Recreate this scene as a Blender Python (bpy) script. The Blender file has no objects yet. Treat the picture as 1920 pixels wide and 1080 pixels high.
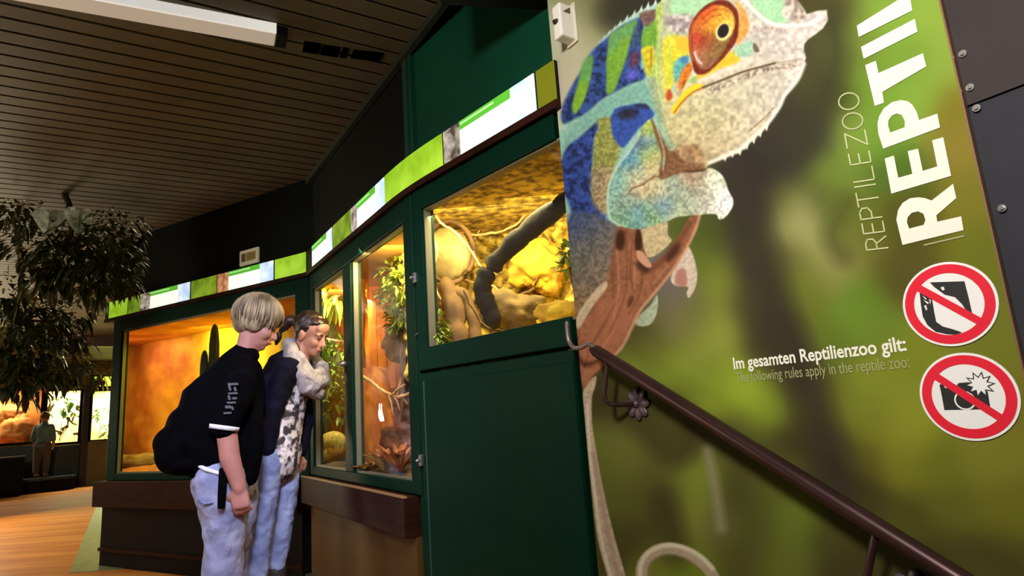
import bpy, bmesh, math, random
import numpy as np
from mathutils import Vector, Matrix, noise as mnoise

sc = bpy.context.scene
COL = sc.collection
rnd = random.Random(7)
PI = math.pi

# ------------------------------------------------------------------ camera
F_PX, PITCH, ROLL, ZC = 1160.0, math.radians(11.0), math.radians(4.0), 0.97
_cp, _sp, _cr, _sr = math.cos(PITCH), math.sin(PITCH), math.cos(ROLL), math.sin(ROLL)
_right = np.array([1.0, 0, 0]); _fwd = np.array([0, _cp, _sp]); _down = np.array([0, _sp, -_cp])
RX = _cr * _right + _sr * _down
RY = -_sr * _right + _cr * _down
RZ = _fwd
cam_d = bpy.data.cameras.new('camera')
cam = bpy.data.objects.new('camera', cam_d)
COL.objects.link(cam)
cam_d.sensor_fit = 'HORIZONTAL'; cam_d.sensor_width = 36.0; cam_d.lens = 36.0 * F_PX / 1920.0
cam_d.clip_start = 0.02; cam_d.clip_end = 100
cam.matrix_world = Matrix(((RX[0], -RY[0], -RZ[0], 0), (RX[1], -RY[1], -RZ[1], 0), (RX[2], -RY[2], -RZ[2], ZC), (0, 0, 0, 1)))
sc.camera = cam

# ------------------------------------------------------------------ exposure, world, lamps and added fill lights
sc.view_settings.view_transform = 'Standard'
sc.view_settings.look = 'None'
sc.view_settings.exposure = 0.0
sc.view_settings.gamma = 1.0
sc.view_settings.use_curve_mapping = False
w = bpy.data.worlds.new('hall_dark'); sc.world = w; w.use_nodes = True
w.node_tree.nodes['Background'].inputs[0].default_value = (0.30, 0.28, 0.25, 1)
w.node_tree.nodes['Background'].inputs[1].default_value = 0.012

def area(name, loc, target, size, power, col, sy=None, spread=180):
    d = bpy.data.lights.new(name, 'AREA'); d.energy = power; d.color = col
    d.shape = 'RECTANGLE'; d.size = size; d.size_y = sy or size; d.spread = math.radians(spread)
    o = bpy.data.objects.new(name, d); COL.objects.link(o); o.location = loc
    o.rotation_euler = (Vector(target) - Vector(loc)).to_track_quat('-Z', 'Y').to_euler()
    return o

# spotlight over the stairs that washes the poster wall
area('stair_spotlight', (-0.62, -0.42, 2.15), (0.45, 1.45, 1.60), 0.35, 20.5, (1.0, 0.95, 0.88), spread=95)
# cool ceiling lamp in the aisle behind the camera, towards the visitors
area('aisle_fill', (-2.3, 0.6, 2.45), (-1.25, 3.2, 0.8), 0.4, 6.5, (0.80, 0.78, 1.0), spread=70)
area('aisle_fill', (-0.30, 0.55, 2.40), (-1.28, 3.25, 0.65), 0.35, 8.5, (0.80, 0.80, 1.0), spread=50)  # added unseen cool fill that reaches the girl's legs
# added unseen fill light over the walkway and the hanging plants
area('aisle_fill', (-5.5, 4.7, 2.5), (-5.9, 7.0, 0.2), 0.5, 52, (1.0, 0.86, 0.64), spread=150)
# added unseen fill for the ceiling, then glow of the row round the corner
area('ceiling_fill_left', (-5.6, 2.2, 1.35), (-2.2, 3.6, 2.6), 1.6, 46, (1.0, 0.92, 0.68), sy=0.7)
area('corner_terrarium_glow', (-8.2, 8.0, 1.3), (-3.0, 3.4, 2.5), 1.8, 170, (1.0, 0.88, 0.60), sy=0.8)

# ------------------------------------------------------------------ projection helpers (photo pixel -> point on a real plane)
def ray(x, y):
    return RX * ((x - 960) / F_PX) + RY * ((y - 540) / F_PX) + RZ
def at_dist(x, y, D):
    r = ray(x, y); p = r * (D / math.hypot(r[0], r[1]))
    return Vector((p[0], p[1], p[2] + ZC))
def at_z(x, y, z):
    r = ray(x, y); p = r * ((z - ZC) / r[2])
    return Vector((p[0], p[1], z))
class Plane:
    """vertical plane: s runs along it to the right, k goes behind it, z is height above the hall floor"""
    def __init__(self, a, b):
        self.a = np.array(a, float); b = np.array(b, float)
        self.L = float(np.linalg.norm(b - self.a)); self.d = (b - self.a) / self.L
        self.b = np.array([-self.d[1], self.d[0]])
    def P(self, s, z, k=0.0):
        q = self.a + self.d * s + self.b * k
        return Vector((q[0], q[1], z))
    def loc(self, x, y, k=0.0):
        r = ray(x, y); t = (self.b @ self.a + k) / (self.b @ r[:2]); p = r * t
        return float((p[:2] - self.a) @ self.d), float(p[2] + ZC)
    def at(self, x, y, k=0.0):
        s, z = self.loc(x, y, k); return self.P(s, z, k)
LP = Plane((-3.35, 5.06), (-1.302, 3.918))      # front of the large terrarium
MP = Plane((-1.302, 3.918), (-0.408, 2.535))    # front of the two-pane terrarium
RP = Plane((-0.408, 2.535), (0.181, 1.869))     # front of the green terrarium door
PP = Plane((0.185, 1.85), (0.770, 0.966))       # poster wall beside the stairs
_fo = math.radians(-36.6)
_fc = np.array([16.3 * math.sin(_fo), 16.3 * math.cos(_fo)]); _fd = np.array([math.cos(_fo), -math.sin(_fo)])
FP = Plane(_fc, _fc + _fd)                       # far terrarium row

# ------------------------------------------------------------------ materials
def srgb(c):
    return tuple(((v / 255.0) / 12.92 if v / 255.0 <= 0.04045 else ((v / 255.0 + 0.055) / 1.055) ** 2.4) for v in c[:3]) + (1.0,)
def mat(name, c, c2=None, scale=8.0, rough=0.5, metal=0.0, bump=0.0, bscale=None, spec=0.5, detail=4.0, stretch=None, lo=0.35, hi=0.65, emit=0.0, coat=0.0, trans=0.0):
    m = bpy.data.materials.new(name); m.use_nodes = True
    nt = m.node_tree; N = nt.nodes; L = nt.links; b = N['Principled BSDF']
    b.inputs['Base Color'].default_value = srgb(c); b.inputs['Roughness'].default_value = rough
    b.inputs['Metallic'].default_value = metal; b.inputs['Specular IOR Level'].default_value = spec
    if coat: b.inputs['Coat Weight'].default_value = coat; b.inputs['Coat Roughness'].default_value = 0.12
    if trans: b.inputs['Transmission Weight'].default_value = trans
    tc = N.new('ShaderNodeTexCoord'); mp = N.new('ShaderNodeMapping'); L.new(tc.outputs['Object'], mp.inputs[0])
    if stretch: mp.inputs['Scale'].default_value = stretch
    if c2:
        nz = N.new('ShaderNodeTexNoise'); nz.inputs['Scale'].default_value = scale; nz.inputs['Detail'].default_value = detail
        cr = N.new('ShaderNodeValToRGB'); cr.color_ramp.elements[0].color = srgb(c); cr.color_ramp.elements[1].color = srgb(c2)
        cr.color_ramp.elements[0].position = lo; cr.color_ramp.elements[1].position = hi
        L.new(mp.outputs[0], nz.inputs['Vector']); L.new(nz.outputs[0], cr.inputs[0]); L.new(cr.outputs[0], b.inputs['Base Color'])
        if emit:
            L.new(cr.outputs[0], b.inputs['Emission Color'])
    if emit:
        b.inputs['Emission Color'].default_value = srgb(c); b.inputs['Emission Strength'].default_value = emit
    if bump:
        n2 = N.new('ShaderNodeTexNoise'); n2.inputs['Scale'].default_value = bscale or scale; n2.inputs['Detail'].default_value = 5
        bp = N.new('ShaderNodeBump'); bp.inputs['Strength'].default_value = bump; bp.inputs['Distance'].default_value = 0.01
        L.new(mp.outputs[0], n2.inputs['Vector']); L.new(n2.outputs[0], bp.inputs['Height']); L.new(bp.outputs[0], b.inputs['Normal'])
    return m
def glass_mat(name, tint=(255, 255, 255), ior=1.45):
    m = bpy.data.materials.new(name); m.use_nodes = True
    nt = m.node_tree; N = nt.nodes; L = nt.links; N.remove(N['Principled BSDF'])
    t = N.new('ShaderNodeBsdfTransparent'); t.inputs[0].default_value = srgb(tint)
    g = N.new('ShaderNodeBsdfGlossy'); g.inputs['Roughness'].default_value = 0.01
    lw = N.new('ShaderNodeLayerWeight'); lw.inputs[0].default_value = 0.5
    pw = N.new('ShaderNodeMath'); pw.operation = 'POWER'; pw.inputs[1].default_value = 4.0; L.new(lw.outputs['Facing'], pw.inputs[0])
    f = N.new('ShaderNodeMath'); f.operation = 'MULTIPLY_ADD'; f.inputs[1].default_value = 0.45; f.inputs[2].default_value = 0.02; L.new(pw.outputs[0], f.inputs[0])
    x = N.new('ShaderNodeMixShader'); L.new(f.outputs[0], x.inputs[0]); L.new(t.outputs[0], x.inputs[1]); L.new(g.outputs[0], x.inputs[2])
    L.new(x.outputs[0], N['Material Output'].inputs[0])
    return m
def vcol_mat(name, rough=0.45, attr='print', spec=0.4):
    m = bpy.data.materials.new(name); m.use_nodes = True
    N = m.node_tree.nodes; L = m.node_tree.links
    a = N.new('ShaderNodeAttribute'); a.attribute_name = attr
    L.new(a.outputs['Color'], N['Principled BSDF'].inputs['Base Color'])
    N['Principled BSDF'].inputs['Roughness'].default_value = rough; N['Principled BSDF'].inputs['Specular IOR Level'].default_value = spec
    return m

# ------------------------------------------------------------------ mesh building
def link(o, parent=None):
    COL.objects.link(o)
    if parent is not None: o.parent = parent
    return o
class MB:
    def __init__(self): self.v = []; self.f = []
    def add(self, vs, fs):
        n = len(self.v); self.v += [tuple(p) for p in vs]; self.f += [tuple(i + n for i in q) for q in fs]
        return self
    def hexa(self, p):       # 8 points: bottom 0-3 ring, top 4-7 ring
        return self.add(p, [(0, 3, 2, 1), (4, 5, 6, 7), (0, 1, 5, 4), (1, 2, 6, 5), (2, 3, 7, 6), (3, 0, 4, 7)])
    def pbox(self, pl, s0, s1, z0, z1, k0, k1):
        return self.hexa([pl.P(s0, z0, k0), pl.P(s1, z0, k0), pl.P(s1, z0, k1), pl.P(s0, z0, k1), pl.P(s0, z1, k0), pl.P(s1, z1, k0), pl.P(s1, z1, k1), pl.P(s0, z1, k1)])
    def box(self, x0, x1, y0, y1, z0, z1):
        return self.hexa([(x0, y0, z0), (x1, y0, z0), (x1, y1, z0), (x0, y1, z0), (x0, y0, z1), (x1, y0, z1), (x1, y1, z1), (x0, y1, z1)])
    def prism(self, poly, ext):
        n = len(poly); e = Vector(ext); a = [Vector(p) for p in poly]
        return self.add(a + [p + e for p in a], [tuple(reversed(range(n))), tuple(range(n, 2 * n))] + [(i, (i + 1) % n, n + (i + 1) % n, n + i) for i in range(n)])
    def loft(self, pts, ra, rb=None, side=None, n=14, cap=2):
        """tube through pts; ra = half width along `side`, rb = half width across it; rounded ends when cap"""
        pts = [Vector(p) for p in pts]; m = len(pts)
        ra = [ra] * m if isinstance(ra, (int, float)) else list(ra)
        rb = ra if rb is None else ([rb] * m if isinstance(rb, (int, float)) else list(rb))
        tang = [(pts[min(i + 1, m - 1)] - pts[max(i - 1, 0)]).normalized() for i in range(m)]
        rings = []
        def ring(c, t, a, b):
            s = Vector(side) if side is not None else (Vector((0, 0, 1)) if abs(t.z) < 0.8 else Vector((1, 0.2, 0)))
            u = (s - t * s.dot(t)).normalized(); v = t.cross(u)
            return [c + u * (a * math.cos(2 * PI * i / n)) + v * (b * math.sin(2 * PI * i / n)) for i in range(n)]
        if cap:
            for j in range(cap):
                h = math.cos(PI / 2 * (j + 0.35) / (cap + 0.35)); q = math.sin(PI / 2 * (j + 0.35) / (cap + 0.35)); e = min(ra[0], rb[0])
                rings.append(ring(pts[0] - tang[0] * e * h, tang[0], ra[0] * q, rb[0] * q))
        for i in range(m): rings.append(ring(pts[i], tang[i], ra[i], rb[i]))
        if cap:
            for j in reversed(range(cap)):
                h = math.cos(PI / 2 * (j + 0.35) / (cap + 0.35)); q = math.sin(PI / 2 * (j + 0.35) / (cap + 0.35)); e = min(ra[-1], rb[-1])
                rings.append(ring(pts[-1] + tang[-1] * e * h, tang[-1], ra[-1] * q, rb[-1] * q))
        vs = [p for r in rings for p in r]; fs = []
        for k in range(len(rings) - 1):
            for i in range(n):
                fs.append((k * n + i, k * n + (i + 1) % n, (k + 1) * n + (i + 1) % n, (k + 1) * n + i))
        fs.append(tuple(reversed(range(n)))); fs.append(tuple((len(rings) - 1) * n + i for i in range(n)))
        return self.add(vs, fs)
    def tube(self, pts, r, n=8): return self.loft(pts, r, n=n, cap=0)
    def ball(self, c, r, axes=None, nu=14, nv=9):
        c = Vector(c); r = (r, r, r) if isinstance(r, (int, float)) else r
        ax = axes or (Vector((1, 0, 0)), Vector((0, 1, 0)), Vector((0, 0, 1)))
        vs = [c + ax[2] * r[2]]
        for j in range(1, nv):
            t = PI * j / nv
            for i in range(nu):
                p = 2 * PI * i / nu
                vs.append(c + ax[0] * (r[0] * math.sin(t) * math.cos(p)) + ax[1] * (r[1] * math.sin(t) * math.sin(p)) + ax[2] * (r[2] * math.cos(t)))
        vs.append(c - ax[2] * r[2]); fs = []
        for i in range(nu): fs.append((0, 1 + i, 1 + (i + 1) % nu))
        for j in range(nv - 2):
            for i in range(nu):
                a = 1 + j * nu + i; b2 = 1 + j * nu + (i + 1) % nu
                fs.append((a, a + nu, b2 + nu, b2))
        last = len(vs) - 1
        for i in range(nu): fs.append((last, 1 + (nv - 2) * nu + (i + 1) % nu, 1 + (nv - 2) * nu + i))
        return self.add(vs, fs)
    def disc(self, c, ax, u, v, r, h, n=40):
        c = Vector(c); return self.prism([c + Vector(u) * (r * math.cos(2 * PI * i / n)) + Vector(v) * (r * math.sin(2 * PI * i / n)) for i in range(n)], Vector(ax) * h)
    def build(self, name, m, parent=None, smooth=False, bevel=0.0):
        me = bpy.data.meshes.new(name)
        off = Vector((0, 0, 0))
        q = parent
        while q is not None: off += Vector(q.location); q = q.parent
        me.from_pydata([(p[0] - off.x, p[1] - off.y, p[2] - off.z) for p in self.v], [], self.f); me.update()
        bm = bmesh.new(); bm.from_mesh(me); bmesh.ops.recalc_face_normals(bm, faces=bm.faces); bm.to_mesh(me); bm.free()
        if smooth:
            me.polygons.foreach_set('use_smooth', [True] * len(me.polygons))
        me.materials.append(m)
        o = bpy.data.objects.new(name, me); link(o, parent)
        if bevel:
            b = o.modifiers.new('bevel', 'BEVEL'); b.width = bevel; b.segments = 2; b.limit_method = 'ANGLE'
        return o
def skin(o, voxel=0.006, smooth=6, disp=0.0, dscale=0.05):
    """grow one continuous surface out of the overlapping volumes of a figure"""
    r = o.modifiers.new('remesh', 'REMESH'); r.mode = 'VOXEL'; r.voxel_size = voxel; r.use_smooth_shade = True
    s = o.modifiers.new('smooth', 'SMOOTH'); s.factor = 0.5; s.iterations = smooth
    if disp:
        t = bpy.data.textures.new('folds', 'CLOUDS'); t.noise_scale = dscale; t.noise_depth = 2
        d = o.modifiers.new('folds', 'DISPLACE'); d.texture = t; d.strength = disp; d.mid_level = 0.5; d.texture_coords = 'LOCAL'
    return o
def tag(o, label, cat, group=None):
    o['label'] = label; o['category'] = cat
    if group: o['group'] = group
    return o
def thing(name, label, cat, loc, group=None):
    o = bpy.data.objects.new(name, None); o.empty_display_size = 0.05; o.location = loc; COL.objects.link(o)
    return tag(o, label, cat, group)
def struct(o): o['kind'] = 'structure'; return o
# ------------------------------------------------------------------ shared materials
M_green = mat('dark_green_paint', (5, 42, 29), (4, 37, 25), scale=3, rough=0.45, spec=0.05, bump=0.05, bscale=60)
M_greenwall = mat('green_wall_panel', (12, 64, 45), (10, 56, 39), scale=2, rough=0.5, spec=0.1)
M_darkwall = mat('black_green_wall', (9, 15, 11), (7, 11, 8), scale=2, rough=0.6, spec=0.08)
M_black = mat('black_paint', (14, 13, 12), (20, 17, 15), scale=5, rough=0.55, spec=0.12)
M_steel = mat('brushed_steel', (175, 172, 168), rough=0.3, metal=0.9)
M_glass = glass_mat('terrarium_glass')
M_ledge = mat('dark_red_brown_wood', (50, 24, 15), (36, 17, 11), scale=6, rough=0.5, spec=0.08, stretch=(1, 1, 6))
M_panel = mat('brown_base_panel', (88, 62, 26), (74, 52, 22), scale=3, rough=0.5, spec=0.1)
M_alu = mat('pale_metal_edge', (112, 108, 84), rough=0.5, metal=0.2)

# ------------------------------------------------------------------ floor, ceiling, walls
def floor_material():
    m = mat('orange_wooden_floor', (196, 112, 34), (226, 146, 60), scale=2.2, rough=0.55, spec=0.1, stretch=(0.35, 3.0, 1))
    return m
M_floor = floor_material()
dP = PP.d; bP = PP.b
mb = MB()
def fl(poly, z=0.0, t=0.2):
    return [(p[0], p[1], z - t) for p in poly]
# main hall level, with the stairwell left open along the poster wall
A = PP.P(0.05, 0, 0.3); B = PP.P(0.05, 0, -1.75); C = PP.P(3.2, 0, -1.75)
mb.prism(fl([(-18, -3), (C.x, -3 if C.y > -3 else C.y), (C.x, C.y), (B.x, B.y), (A.x, A.y), (3, 9), (-2, 18), (-18, 18)]), (0, 0, 0.2))
struct(mb.build('floor', M_floor))
M_tile = mat('pale_green_floor_strip', (128, 128, 92), (100, 104, 72), scale=12, rough=0.4)
mb = MB(); mb.prism([(-3.02, 4.86, 0.0), (-3.42, 4.86, 0.0), (-6.15, 9.2, 0.0), (-5.2, 9.2, 0.0)], (0, 0, 0.004))
struct(mb.build('trim_1', M_tile))
M_step = mat('stair_stone', (70, 64, 58), (84, 76, 68), scale=20, rough=0.6)
mb = MB()
for i in range(8):
    s0 = 0.05 + i * 0.33
    mb.pbox(PP, s0, s0 + 0.36, -0.16 * (i + 1) - 0.2, -0.16 * (i + 1), -1.75, -0.004)
struct(mb.build('stairs', M_step))

M_slat = mat('brown_ceiling_slats', (100, 94, 70), (86, 80, 60), scale=1.5, rough=0.6, spec=0.2, stretch=(1, 1, 1))
ZCEIL = 2.59
ce = np.array([math.sin(math.radians(58)), math.cos(math.radians(58))]); cn = np.array([ce[1], -ce[0]])
mb = MB()
nx = MP.b @ MP.a
for i in range(-165, 36):
    t0 = i * 0.1; t1 = t0 + 0.084
    ps = []
    for t in (t0, t1):
        base = cn * t
        # end of the plank on the line of the terrarium wall
        u1 = (nx - MP.b @ base) / (MP.b @ ce); u0 = -16.0
        ps.append((base + ce * u0, base + ce * u1))
    p = [(*ps[0][0], ZCEIL), (*ps[0][1], ZCEIL), (*ps[1][1], ZCEIL), (*ps[1][0], ZCEIL)]
    mb.prism(p, (0, 0, 0.02))
ce_o = struct(mb.build('ceiling', M_slat))
mb = MB()
e0 = MP.P(-13, 0, 0); e1 = MP.P(4.0, 0, 0)
mb.prism([(e0.x, e0.y, 2.66), (e1.x, e1.y, 2.66), (e1.x - 14 * ce[0], e1.y - 14 * ce[1], 2.66), (e0.x - 14 * ce[0], e0.y - 14 * ce[1], 2.66)], (0, 0, 0.05))
struct(mb.build('trim_2', M_black))
# wall above and behind the terrariums
ZB = 2.09
mb = MB(); mb.pbox(LP, -0.05, LP.L + 0.02, 2.06, 2.66, 0.02, 0.12)
struct(mb.build('wall_left', M_darkwall))
mb = MB(); mb.pbox(MP, -0.01, MP.L, 2.06, 2.66, 0.02, 0.12)
struct(mb.build('wall_middle', M_darkwall))
mb = MB(); mb.pbox(RP, 0.0, 1.05, 2.06, 3.2, 0.02, 0.10)
struct(mb.build('wall_right', M_greenwall))
mb = MB(); mb.pbox(MP, MP.L - 0.055, MP.L - 0.012, 2.07, 2.62, 0.005, 0.02); mb.pbox(RP, 0.012, 0.03, 2.07, 2.75, 0.004, 0.02)
struct(mb.build('trim_3', mat('green_corner_profile', (18, 60, 44), rough=0.3)))
mb = MB(); mb.pbox(MP, -3.0, MP.L + 0.5, 2.555, 2.60, -0.012, 0.015)
struct(mb.build('trim_4', mat('dark_ceiling_edge', (40, 46, 36), rough=0.4)))
# black soffit over the stair head
a0 = at_z(828, 9, 2.36); a1 = at_z(1030, 19, 2.30); a2 = at_z(1048, -8, 2.30); a3 = at_z(1075, -120, 2.30); a4 = at_z(790, -160, 2.30)
mb = MB(); mb.prism([(p.x, p.y, 2.30) for p in (at_z(828, 9, 2.30), a1, a2, a3, a4)], (0, 0, 0.9))
struct(mb.build('trim_5', M_black))

# wall behind the poster: dark metal plates
M_plate = mat('dark_grey_metal_plate', (58, 58, 64), (50, 50, 56), scale=3, rough=0.6, spec=0.1)
mb = MB(); mb.pbox(PP, 0.02, 3.4, -1.7, 1.4125, 0.016, 0.05)
wl = struct(mb.build('wall_stair', M_plate))
M_plate2 = mat('brown_grey_metal_plate', (70, 61, 60), (60, 54, 55), scale=3, rough=0.6, spec=0.1)
mb = MB(); mb.pbox(PP, 0.02, 3.4, 1.4155, 2.9, 0.014, 0.05)
wl2 = struct(mb.build('wall_stair_upper', M_plate2))
for (x, y) in ((1804, 100), (1818, 163), (1830, 202), (1878, 390)):
    s, z = PP.loc(x, y, 0.01); par = wl2 if z > 1.414 else wl
    b = MB(); b.disc(PP.P(s, z, 0.016), (-PP.b[0], -PP.b[1], 0), (PP.d[0], PP.d[1], 0), (0, 0, 1), 0.0062, 0.005, n=14)
    b.disc(PP.P(s, z, 0.011), (-PP.b[0], -PP.b[1], 0), (PP.d[0], PP.d[1], 0), (0, 0, 1), 0.0036, 0.003, n=6)
    b.build('bolt', M_steel, par)
# far end of the hall
M_beige = mat('beige_panel', (128, 120, 66), (118, 110, 58), scale=2, rough=0.5)
mb = MB(); mb.pbox(FP, -6, 8, 0, 3.2, 1.25, 1.35)
struct(mb.build('wall_far', mat('dark_brown_wall', (40, 30, 22), rough=0.6)))
mb = MB(); mb.pbox(FP, -6, 8, 2.42, 2.59, -4.3, -4.1)
struct(mb.build('trim_6', mat('dark_beam', (58, 44, 30), rough=0.5)))
mb = MB(); mb.pbox(FP, 0.50, 1.6, 0.0, 0.90, -0.12, 0.0)
struct(mb.build('wall_far_panel', M_beige))
mb = MB(); mb.pbox(FP, 0.47, 0.58, 0.0, 2.75, -0.18, -0.02)
struct(mb.build('trim_7', mat('dark_post', (52, 40, 26), rough=0.5)))
mb = MB(); mb.pbox(FP, 0.45, 1.6, 2.30, 3.1, -0.12, 0.0)
struct(mb.build('wall_far_header', M_beige))
# ------------------------------------------------------------------ the printed picture of the poster
# painted once on a flat raster (RX0.. / RY0.., step RS) and carried over to the colours of the printed sheet
RX0, RX1, RY0, RY1, RS = 1000.0, 1960.0, -220.0, 1300.0, 1.5
gx = np.arange(RX0, RX1, RS); gy = np.arange(RY0, RY1, RS)
GX, GY = np.meshgrid(gx, gy)
H_, W_ = GX.shape
nr = np.random.default_rng(5)
def vnoise(cell, oct=1):
    out = np.zeros((H_, W_)); amp = 1.0; tot = 0
    for k in range(oct):
        c = max(cell / 2 ** k, RS); g = nr.random((int((RY1 - RY0) / c) + 3, int((RX1 - RX0) / c) + 3))
        fx = (GX - RX0) / c; fy = (GY - RY0) / c; ix = fx.astype(int); iy = fy.astype(int); fx = fx - ix; fy = fy - iy
        fx = fx * fx * (3 - 2 * fx); fy = fy * fy * (3 - 2 * fy)
        out += amp * (g[iy, ix] * (1 - fx) * (1 - fy) + g[iy, ix + 1] * fx * (1 - fy) + g[iy + 1, ix] * (1 - fx) * fy + g[iy + 1, ix + 1] * fx * fy)
        tot += amp; amp *= 0.6
    return out / tot
N_FINE = vnoise(4.0) - 0.5; N_MED = vnoise(11.0, 2) - 0.5; N_BIG = vnoise(40.0, 2) - 0.5; N_SPK = vnoise(6.0) - 0.5
def rbf(samples, sig, step=8.0, blur=0):
    cx = np.arange(RX0, RX1 + step, step); cy = np.arange(RY0, RY1 + step, step); CX, CY = np.meshgrid(cx, cy)
    num = np.zeros(CX.shape + (3,)); den = np.full(CX.shape, 1e-12)
    for (x, y, c) in samples:
        d2 = (CX - x) ** 2 + (CY - y) ** 2; wgt = np.exp(-d2 / (2 * sig * sig)) + 1e-5 / (1 + d2 / 400.0)
        num += wgt[..., None] * np.array(c, float); den += wgt
    g = num / den[..., None]
    for _ in range(blur):
        q = np.pad(g, ((1, 1), (1, 1), (0, 0)), 'edge'); q = (q[:-2] + q[1:-1] * 2 + q[2:]) / 4; g = (q[:, :-2] + q[:, 1:-1] * 2 + q[:, 2:]) / 4
    fx = (GX - RX0) / step; fy = (GY - RY0) / step; ix = fx.astype(int); iy = fy.astype(int); fx = (fx - ix)[..., None]; fy = (fy - iy)[..., None]
    return g[iy, ix] * (1 - fx) * (1 - fy) + g[iy, ix + 1] * fx * (1 - fy) + g[iy + 1, ix] * (1 - fx) * fy + g[iy + 1, ix + 1] * fx * fy
def parse(t): # "x y r g b; ..." samples
    out = []
    for q in t.split(';'):
        v = [float(a) for a in q.split()]
        if len(v) == 5: out.append((v[0], v[1], v[2:]))
    return out
def pts_of(t): v = [float(a) for a in t.replace(',', ' ').split()]; return [(v[i], v[i + 1]) for i in range(0, len(v), 2)]
def catmull(p, closed=True, sub=4):
    n = len(p); out = []
    rng_ = range(n) if closed else range(n - 1)
    for i in rng_:
        g = (lambda k: p[k % n]) if closed else (lambda k: p[min(max(k, 0), n - 1)])
        a, b, c, d = [np.array(g(i + k)) for k in (-1, 0, 1, 2)]
        for j in range(sub):
            t = j / sub
            out.append(tuple(0.5 * ((2 * b) + (c - a) * t + (2 * a - 5 * b + 4 * c - d) * t * t + (3 * b - a - 3 * c + d) * t ** 3)))
    if not closed: out.append(p[-1])
    return out
def window(p, pad):
    a = np.array(p); x0, y0 = a.min(0) - pad; x1, y1 = a.max(0) + pad
    i0 = max(int((y0 - RY0) / RS), 0); i1 = min(int((y1 - RY0) / RS) + 2, H_); j0 = max(int((x0 - RX0) / RS), 0); j1 = min(int((x1 - RX0) / RS) + 2, W_)
    return slice(i0, i1), slice(j0, j1)
def seg_d(X, Y, p, closed):
    d = np.full(X.shape, 1e9); n = len(p)
    for i in range(n if closed else n - 1):
        (ax, ay), (bx, by) = p[i], p[(i + 1) % n]; vx, vy = bx - ax, by - ay; L = vx * vx + vy * vy + 1e-9
        t = np.clip(((X - ax) * vx + (Y - ay) * vy) / L, 0, 1)
        d = np.minimum(d, (X - ax - t * vx) ** 2 + (Y - ay - t * vy) ** 2)
    return np.sqrt(d)
IMG = rbf(parse("""1075 110 185 180 150;1045 60 190 195 165;1050 160 195 185 160;1052 220 190 190 160;1100 20 150 150 100;1120 60 160 160 120;1130 20 72 70 46;1180 0 52 50 38;1150 25 60 58 42;1230 -20 50 48 38;1180 -40 60 58 40;1060 -30 150 150 110;
1570 20 75 72 40;1600 60 110 130 50;1650 20 130 165 60;1740 30 140 170 65;1590 120 100 115 45;1560 180 70 75 35;1530 250 60 58 42;1600 250 125 150 60;1650 250 110 150 50;1720 200 130 165 60;1780 100 140 165 65;1780 220 130 120 40;1800 260 140 125 50;1560 330 110 130 50;1480 300 55 52 42;1430 330 50 45 40;1420 380 52 46 42;1470 380 95 100 45;1505 400 175 170 115;1490 420 150 150 90;1540 380 75 80 40;1580 400 110 130 45;1620 420 100 105 40;1680 330 85 110 40;1700 400 90 85 30;1820 380 125 120 40;1850 450 110 115 35;
1520 120 72 68 44;1500 -20 70 66 40;1540 -30 75 70 40;1640 -40 115 140 55;1720 -40 135 165 62;1640 150 115 150 50;1700 100 120 155 55;1480 240 58 54 42;
1380 430 55 52 38;1400 500 58 52 40;1450 480 90 90 45;1340 440 75 85 35;1320 500 95 105 40;1350 520 125 135 50;1300 600 100 105 50;1260 540 110 100 95;1240 580 100 95 70;1270 600 130 120 75;1200 620 75 70 35;1230 650 100 105 45;1330 620 140 150 60;1300 680 130 140 55;1200 690 115 125 45;1260 700 130 150 45;1420 560 70 65 40;1450 600 62 56 40;1500 560 105 115 40;1540 520 115 120 50;1560 500 158 155 98;1590 480 120 120 55;1620 560 100 130 40;1600 600 110 140 45;1560 640 100 115 40;1650 620 110 130 45;1680 520 90 85 35;1700 660 125 135 40;1460 660 65 60 38;1500 720 72 66 35;1540 760 90 90 35;1350 740 140 155 45;1400 740 150 175 50;1430 770 130 150 45;1320 720 120 140 45;1250 760 70 70 30;1160 760 60 55 28;1130 740 60 55 28;1600 760 120 130 45;1640 720 130 140 45;1700 800 140 145 45;1640 800 125 130 40;1700 880 125 125 38;1760 880 110 115 35;1850 850 125 125 45;1890 760 120 115 40;1880 640 115 120 40;1600 860 90 85 35;1560 850 75 68 35;1500 820 70 62 35;1540 900 62 55 33;1620 940 70 65 32;1700 960 85 85 32;1780 960 100 100 35;1870 960 110 110 35;1850 1040 80 75 35;1750 1050 75 70 33;
1150 820 100 105 45;1180 860 105 110 45;1220 860 90 88 40;1170 940 85 88 35;1140 900 90 95 38;1270 820 75 70 35;1260 950 60 55 28;1210 930 85 85 35;1310 900 120 135 45;1290 950 130 140 50;1300 975 125 135 48;1340 985 100 96 52;1380 920 75 75 35;1440 900 90 95 35;1500 960 105 120 40;1480 1000 100 115 40;1420 1000 80 85 35;1560 1000 75 75 33;1400 1040 80 80 35;1460 1050 100 105 40;1250 1010 75 70 35;1230 1060 110 115 40;1280 1060 105 120 35;1180 1020 70 65 30;1600 1060 70 65 32;1370 820 78 74 38;1420 850 78 76 36;1480 880 82 80 36"""), 19.0, blur=9)
IMG_STREAK = "1326 846 1334 880 1342 920 1348 960 1352 990"
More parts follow.
